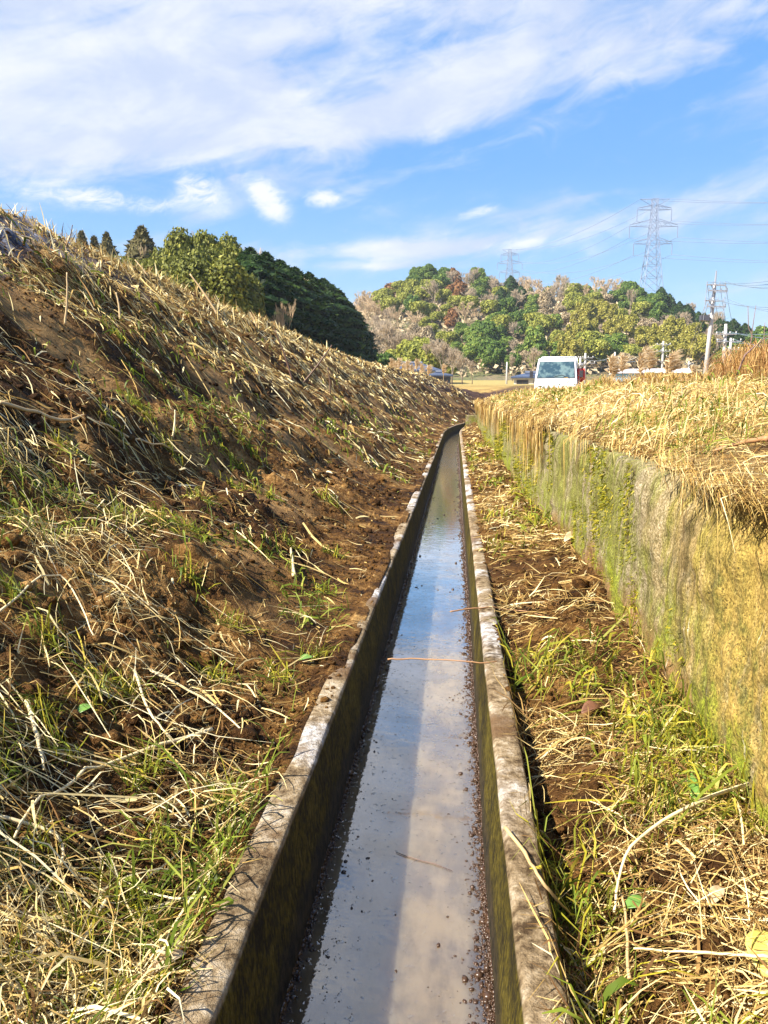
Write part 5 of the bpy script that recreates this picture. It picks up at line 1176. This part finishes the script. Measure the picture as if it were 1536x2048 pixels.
# cables of the poles
def far_end(px, py, Yd): return at(px, py, Yd)
for i, (a, tx, ty) in enumerate([(0, 1700, 515), (1, 1700, 530), (2, 1700, 545), (3, 1700, 552), (8, 1700, 595), (9, 1700, 606), (11, 1700, 622)]):
    wire('overhead_line', e1[a], far_end(tx, ty, 40), .5, .014, wired, 'thin overhead line running right from the tallest pole, number %s from the top' % ['one', 'two', 'three', 'four', 'five', 'six', 'seven'][i], 'lines right of the tallest pole')
for i, (tx, ty) in enumerate([(1700, 640), (1700, 668), (1700, 676), (1700, 700)]):
    wire('overhead_line', e2[i * 2], far_end(tx, ty, 56), .5, .016, wired, 'thin overhead line running right from the second pole', 'lines right of the second pole')
for i in range(4):
    wire('overhead_line', e2[i], e1[i], .5, .012, wired, 'thin line slanting from the tallest pole to the second pole', 'lines between the two near poles')
for a_, b_ in ((1171, 1230), (1243, 1327), (1378, 1327)):
    for k in (0, 3):
        wire('overhead_line', ends[a_][k], ends[b_][k], .6, .03, plain('pale_cable', (.5, .52, .55), .6) if k == 0 else wired, 'faint line between the distant poles', 'lines between the distant poles')
for k, (bx, by, tx, ty) in enumerate([(1360, 752, 1402, 640), (1366, 752, 1412, 628)]):
    a = at(bx, by, 52); b_ = at(tx + 12, ty - 40, 46.2); wire('guy_wire', a, b_, 0, .012, gr, 'pale guy wire slanting up to the tallest pole', 'guy wires of the tallest pole')

# ------------------------------------------------------------------ pampas plumes, saplings and weeds
def plume(px, pyb, pyt, Yd, label, group, wid=.16, lean=.0):
    x, _, zt = at(px, pyt, Yd); xb, _, zb = at(px + lean, pyb, Yd); g0 = zg(xb, Yd); H_ = max(.5, zt - g0)
    t = empty('pampas_stem', (xb, Yd, g0)); tag(t, label, 'pampas grass', group)
    dx = x - xb; s_ = MB(); s_.tube([(0, 0, -.1), (dx * .4, 0, H_ * .5), (dx, 0, H_ * .92)], [.016, .013, .008], 5); s_.build('stem', stalkm, t)
    n = 120; a = rng.random(n); top = H_; Lp = min(.62, H_ * .5)
    P0 = np.stack([np.full(n, dx * .9), np.zeros(n), top - Lp * (.25 + .75 * a)], -1)
    dv = np.stack([rng.normal(.25, .55, n), rng.normal(0, .5, n), rng.uniform(.5, 1.2, n)], -1); dv /= np.linalg.norm(dv, axis=1)[:, None]
    Ln = rng.uniform(.6, 1.2, n)[:, None] * Lp * .42; C = np.stack([P0, P0 + dv * Ln * .5, P0 + dv * Ln + np.array([wid * .35, 0, -.05])], 1)
    sv = np.cross(dv, np.array([0, -1, 0.])); sv /= np.linalg.norm(sv, axis=1)[:, None]
    strips('seed_head', C, sv, np.full(n, .035), rng.beta(2, 2, n), M['plume'], t)
    return t
for i, (px, pt_, Yd) in enumerate([(782, 716, 42), (790, 722, 42.5), (797, 714, 43), (806, 724, 42), (814, 719, 44), (822, 728, 43), (833, 716, 44), (842, 726, 43), (857, 728, 45), (887, 727, 46)]):
    plume(px, 752, pt_, Yd, ['leftmost', 'second', 'third', 'fourth', 'fifth', 'sixth', 'seventh', 'eighth', 'ninth', 'last and farthest right'][i] + ' cream plume of the row on the bank before the house', 'cream plumes on the far bank', .14)
for i, (px, pt_, Yd, ln) in enumerate([(1290, 690, 24, 3), (1300, 698, 24.3, -2), (1282, 703, 23.8, 2), (1222, 708, 26, 5), (1228, 716, 26.2, -3), (1244, 706, 26.4, 4), (1342, 704, 23, -8), (1350, 700, 23.2, -12), (1335, 712, 23.1, -4), (1385, 728, 22.5, 0)]):
    plume(px, 770, pt_, Yd, ['tallest plume of the bunch above the white shed', 'plume right of the tallest in the bunch', 'plume left of the tallest in the bunch', 'drooping plume standing over the blue shutter', 'small plume close by the drooping one', 'plume on a thin stem right of the blue shutter', 'leaning tawny plume left of the near pole', 'highest of the three leaning plumes', 'lowest of the three leaning plumes', 'short plume just before the tallest pole'][i], 'tawny plumes on the right bank', .2, ln)
def tuft(px, py, Yd, n, hh, sp, mat, label, name, group, wd=.012, tb=0):
    x, _, _z = at(px, py, Yd); z = zg(x, Yd); a = rng.uniform(0, 6.28, n); r_ = np.minimum(rng.exponential(sp * .17, n), sp * .5); P0 = np.stack([np.cos(a) * r_, np.sin(a) * r_, np.full(n, -.03)], -1)
    h = hh * rng.uniform(.45, 1.1, n); out_ = rng.uniform(.1, .75, n) * h
    P1 = P0 + np.stack([np.cos(a) * out_ * .35, np.sin(a) * out_ * .35, h * .7], -1); P2 = P0 + np.stack([np.cos(a) * out_ * .75, np.sin(a) * out_ * .75, h * .95], -1); P3 = P0 + np.stack([np.cos(a) * out_ * 1.25, np.sin(a) * out_ * 1.25, h * rng.uniform(.5, .95, n)], -1)
    sv = np.stack([-np.sin(a), np.cos(a), np.zeros(n)], -1)
    o = strips(name, np.stack([P0, P1, P2, P3], 1), sv, np.full(n, wd) * rng.uniform(.6, 1.3, n), np.clip(rng.beta(2, 2, n) + tb, 0, 1), mat); o.location = (x, Yd, z)
    return tag(o, label, 'dry grass', group)
for i, (px, Yd, hh, sp) in enumerate([(1195, 25, 1.0, .8), (1212, 24, 1.1, .8), (1232, 24.5, .9, .7), (1262, 23, .8, .7), (1290, 22.5, .9, .8), (1320, 22, .8, .7), (1350, 21, .8, .7), (1385, 20, .75, .7), (1412, 17, .6, .6), (1180, 25.5, .8, .6)]):
    tuft(px, 760, Yd, 190, hh * .62, sp, M['gold_straw'], 'bushy tussock of dry pampas leaves, ' + ['just right of the truck', 'under the drooping plume', 'before the blue shutter', 'left of the plume bunch', 'around the feet of the plume bunch', 'right of the plume bunch', 'below the leaning plumes', 'left of the tallest pole', 'at the foot of the tallest pole', 'touching the red cloth'][i], 'dry_tussock', 'dry tussocks on the right bank', .018)
for i, (px, Yd, hh, sp) in enumerate([(1440, 11, .42, .5), (1465, 10, .50, .5), (1490, 9, .50, .55), (1515, 8.5, .52, .55), (1545, 8, .5, .5), (1455, 13, .55, .5), (1500, 12, .65, .6), (1530, 11, .6, .6)]):
    tuft(px, 745, Yd, 150, hh, sp, M['brushred'], 'rusty orange weed clump at the right end of the bank, ' + ['leftmost', 'second from left', 'third from left', 'under the thin saplings', 'at the picture edge', 'behind the second pole foot', 'tall one behind the others', 'far one at the edge'][i], 'rusty_weeds', 'rusty weeds at the right', .007)
sapm = plain('sapling_bark', (.22, .13, .11), .8, var=.2)
def sapling(pts, Yd, r, label):
    P = [Vector(at(px, py, Yd)) for px, py in pts]; P[0].z = min(P[0].z, zg(P[0].x, Yd)); m2 = MB(); m2.tube([p - P[0] for p in P], [r * (1 - .65 * i / (len(P) - 1)) for i in range(len(P))], 6)
    return tag(m2.build('bare_sapling', sapm, smooth=True, loc=P[0]), label, 'sapling', 'thin bare saplings on the right bank')
sapling([(1470, 760), (1478, 715), (1500, 690), (1505, 672), (1497, 655), (1496, 612)], 12, .012, 'thin wavy bare sapling rising left of a straighter one at the far right')
sapling([(1495, 760), (1500, 700), (1506, 650), (1512, 610)], 12.5, .010, 'thin straight bare sapling at the far right')
sapling([(1520, 765), (1526, 700), (1530, 645)], 12, .009, 'rightmost short bare sapling')
sapling([(1466, 765), (1490, 710), (1512, 690), (1560, 655)], 8, .011, 'tan leaning cane crossing the saplings at the far right')

# ------------------------------------------------------------------ air
hz = MB(); hz.box(-1500, 1500, -60, 1500, -3, 190)
hzm = bpy.data.materials.new('haze'); hzm.use_nodes = True; hq = NT(hzm.node_tree); hzm.node_tree.nodes.clear()
pv = hq.n('ShaderNodeVolumePrincipled'); pv.inputs['Color'].default_value = (.80, .88, 1, 1); pv.inputs['Density'].default_value = .00022; pv.inputs['Anisotropy'].default_value = .0
ho = hq.n('ShaderNodeOutputMaterial'); hq.link(pv.outputs[0], ho.inputs['Volume'])
tag(hz.build('haze', hzm), 'thin pale air between here and the hill', 'haze', kind='stuff')

# litter on the ground beside and just behind the viewer
for nm, s0, s1, n_, mt, lb in (('cut_straw', -3.2, -.28, 9000, 'straw', 'cut straw on the left bank beside the viewer'), ('cut_straw', .28, .70, 2500, 'straw', 'cut straw on the strip at the very foot of the view'), ('golden_straw', .78, 4.0, 12000, 'gold_straw', 'golden grass on the right bank beside the viewer')):
    Y = rng.uniform(-2.2, .55, n_); X = rng.uniform(s0, s1, n_) + off(Y)
    lay(nm, X, Y, rng.uniform(0, 6.28, n_), np.clip(rng.lognormal(math.log(.10), .5, n_), .02, .35), .0024 * rng.lognormal(0, .4, n_), rng.beta(2, 2, n_), M[mt], lift=rng.exponential(.015, n_), arc=rng.normal(0, .012, n_), curl=rng.normal(0, .6, n_), label=lb, cat='straw')
# a thread of rootlet lying on the water
pts_ = []
for px, py in ((792, 1704), (812, 1712), (838, 1720), (870, 1728), (905, 1742)):
    dx, dy, dz = ray(px, py); k_ = (WZ + .002 - CAMZ) / dz; pts_.append(Vector((CAMX + dx * k_, dy * k_, WZ + .002)))
rt = MB(); rt.tube([p - pts_[0] for p in pts_], [.0007, .0012, .001, .001, .0005], 5)
tag(rt.build('rootlet', stalkd, smooth=True, loc=pts_[0]), 'dark hair thin rootlet floating on the near water', 'rootlet')
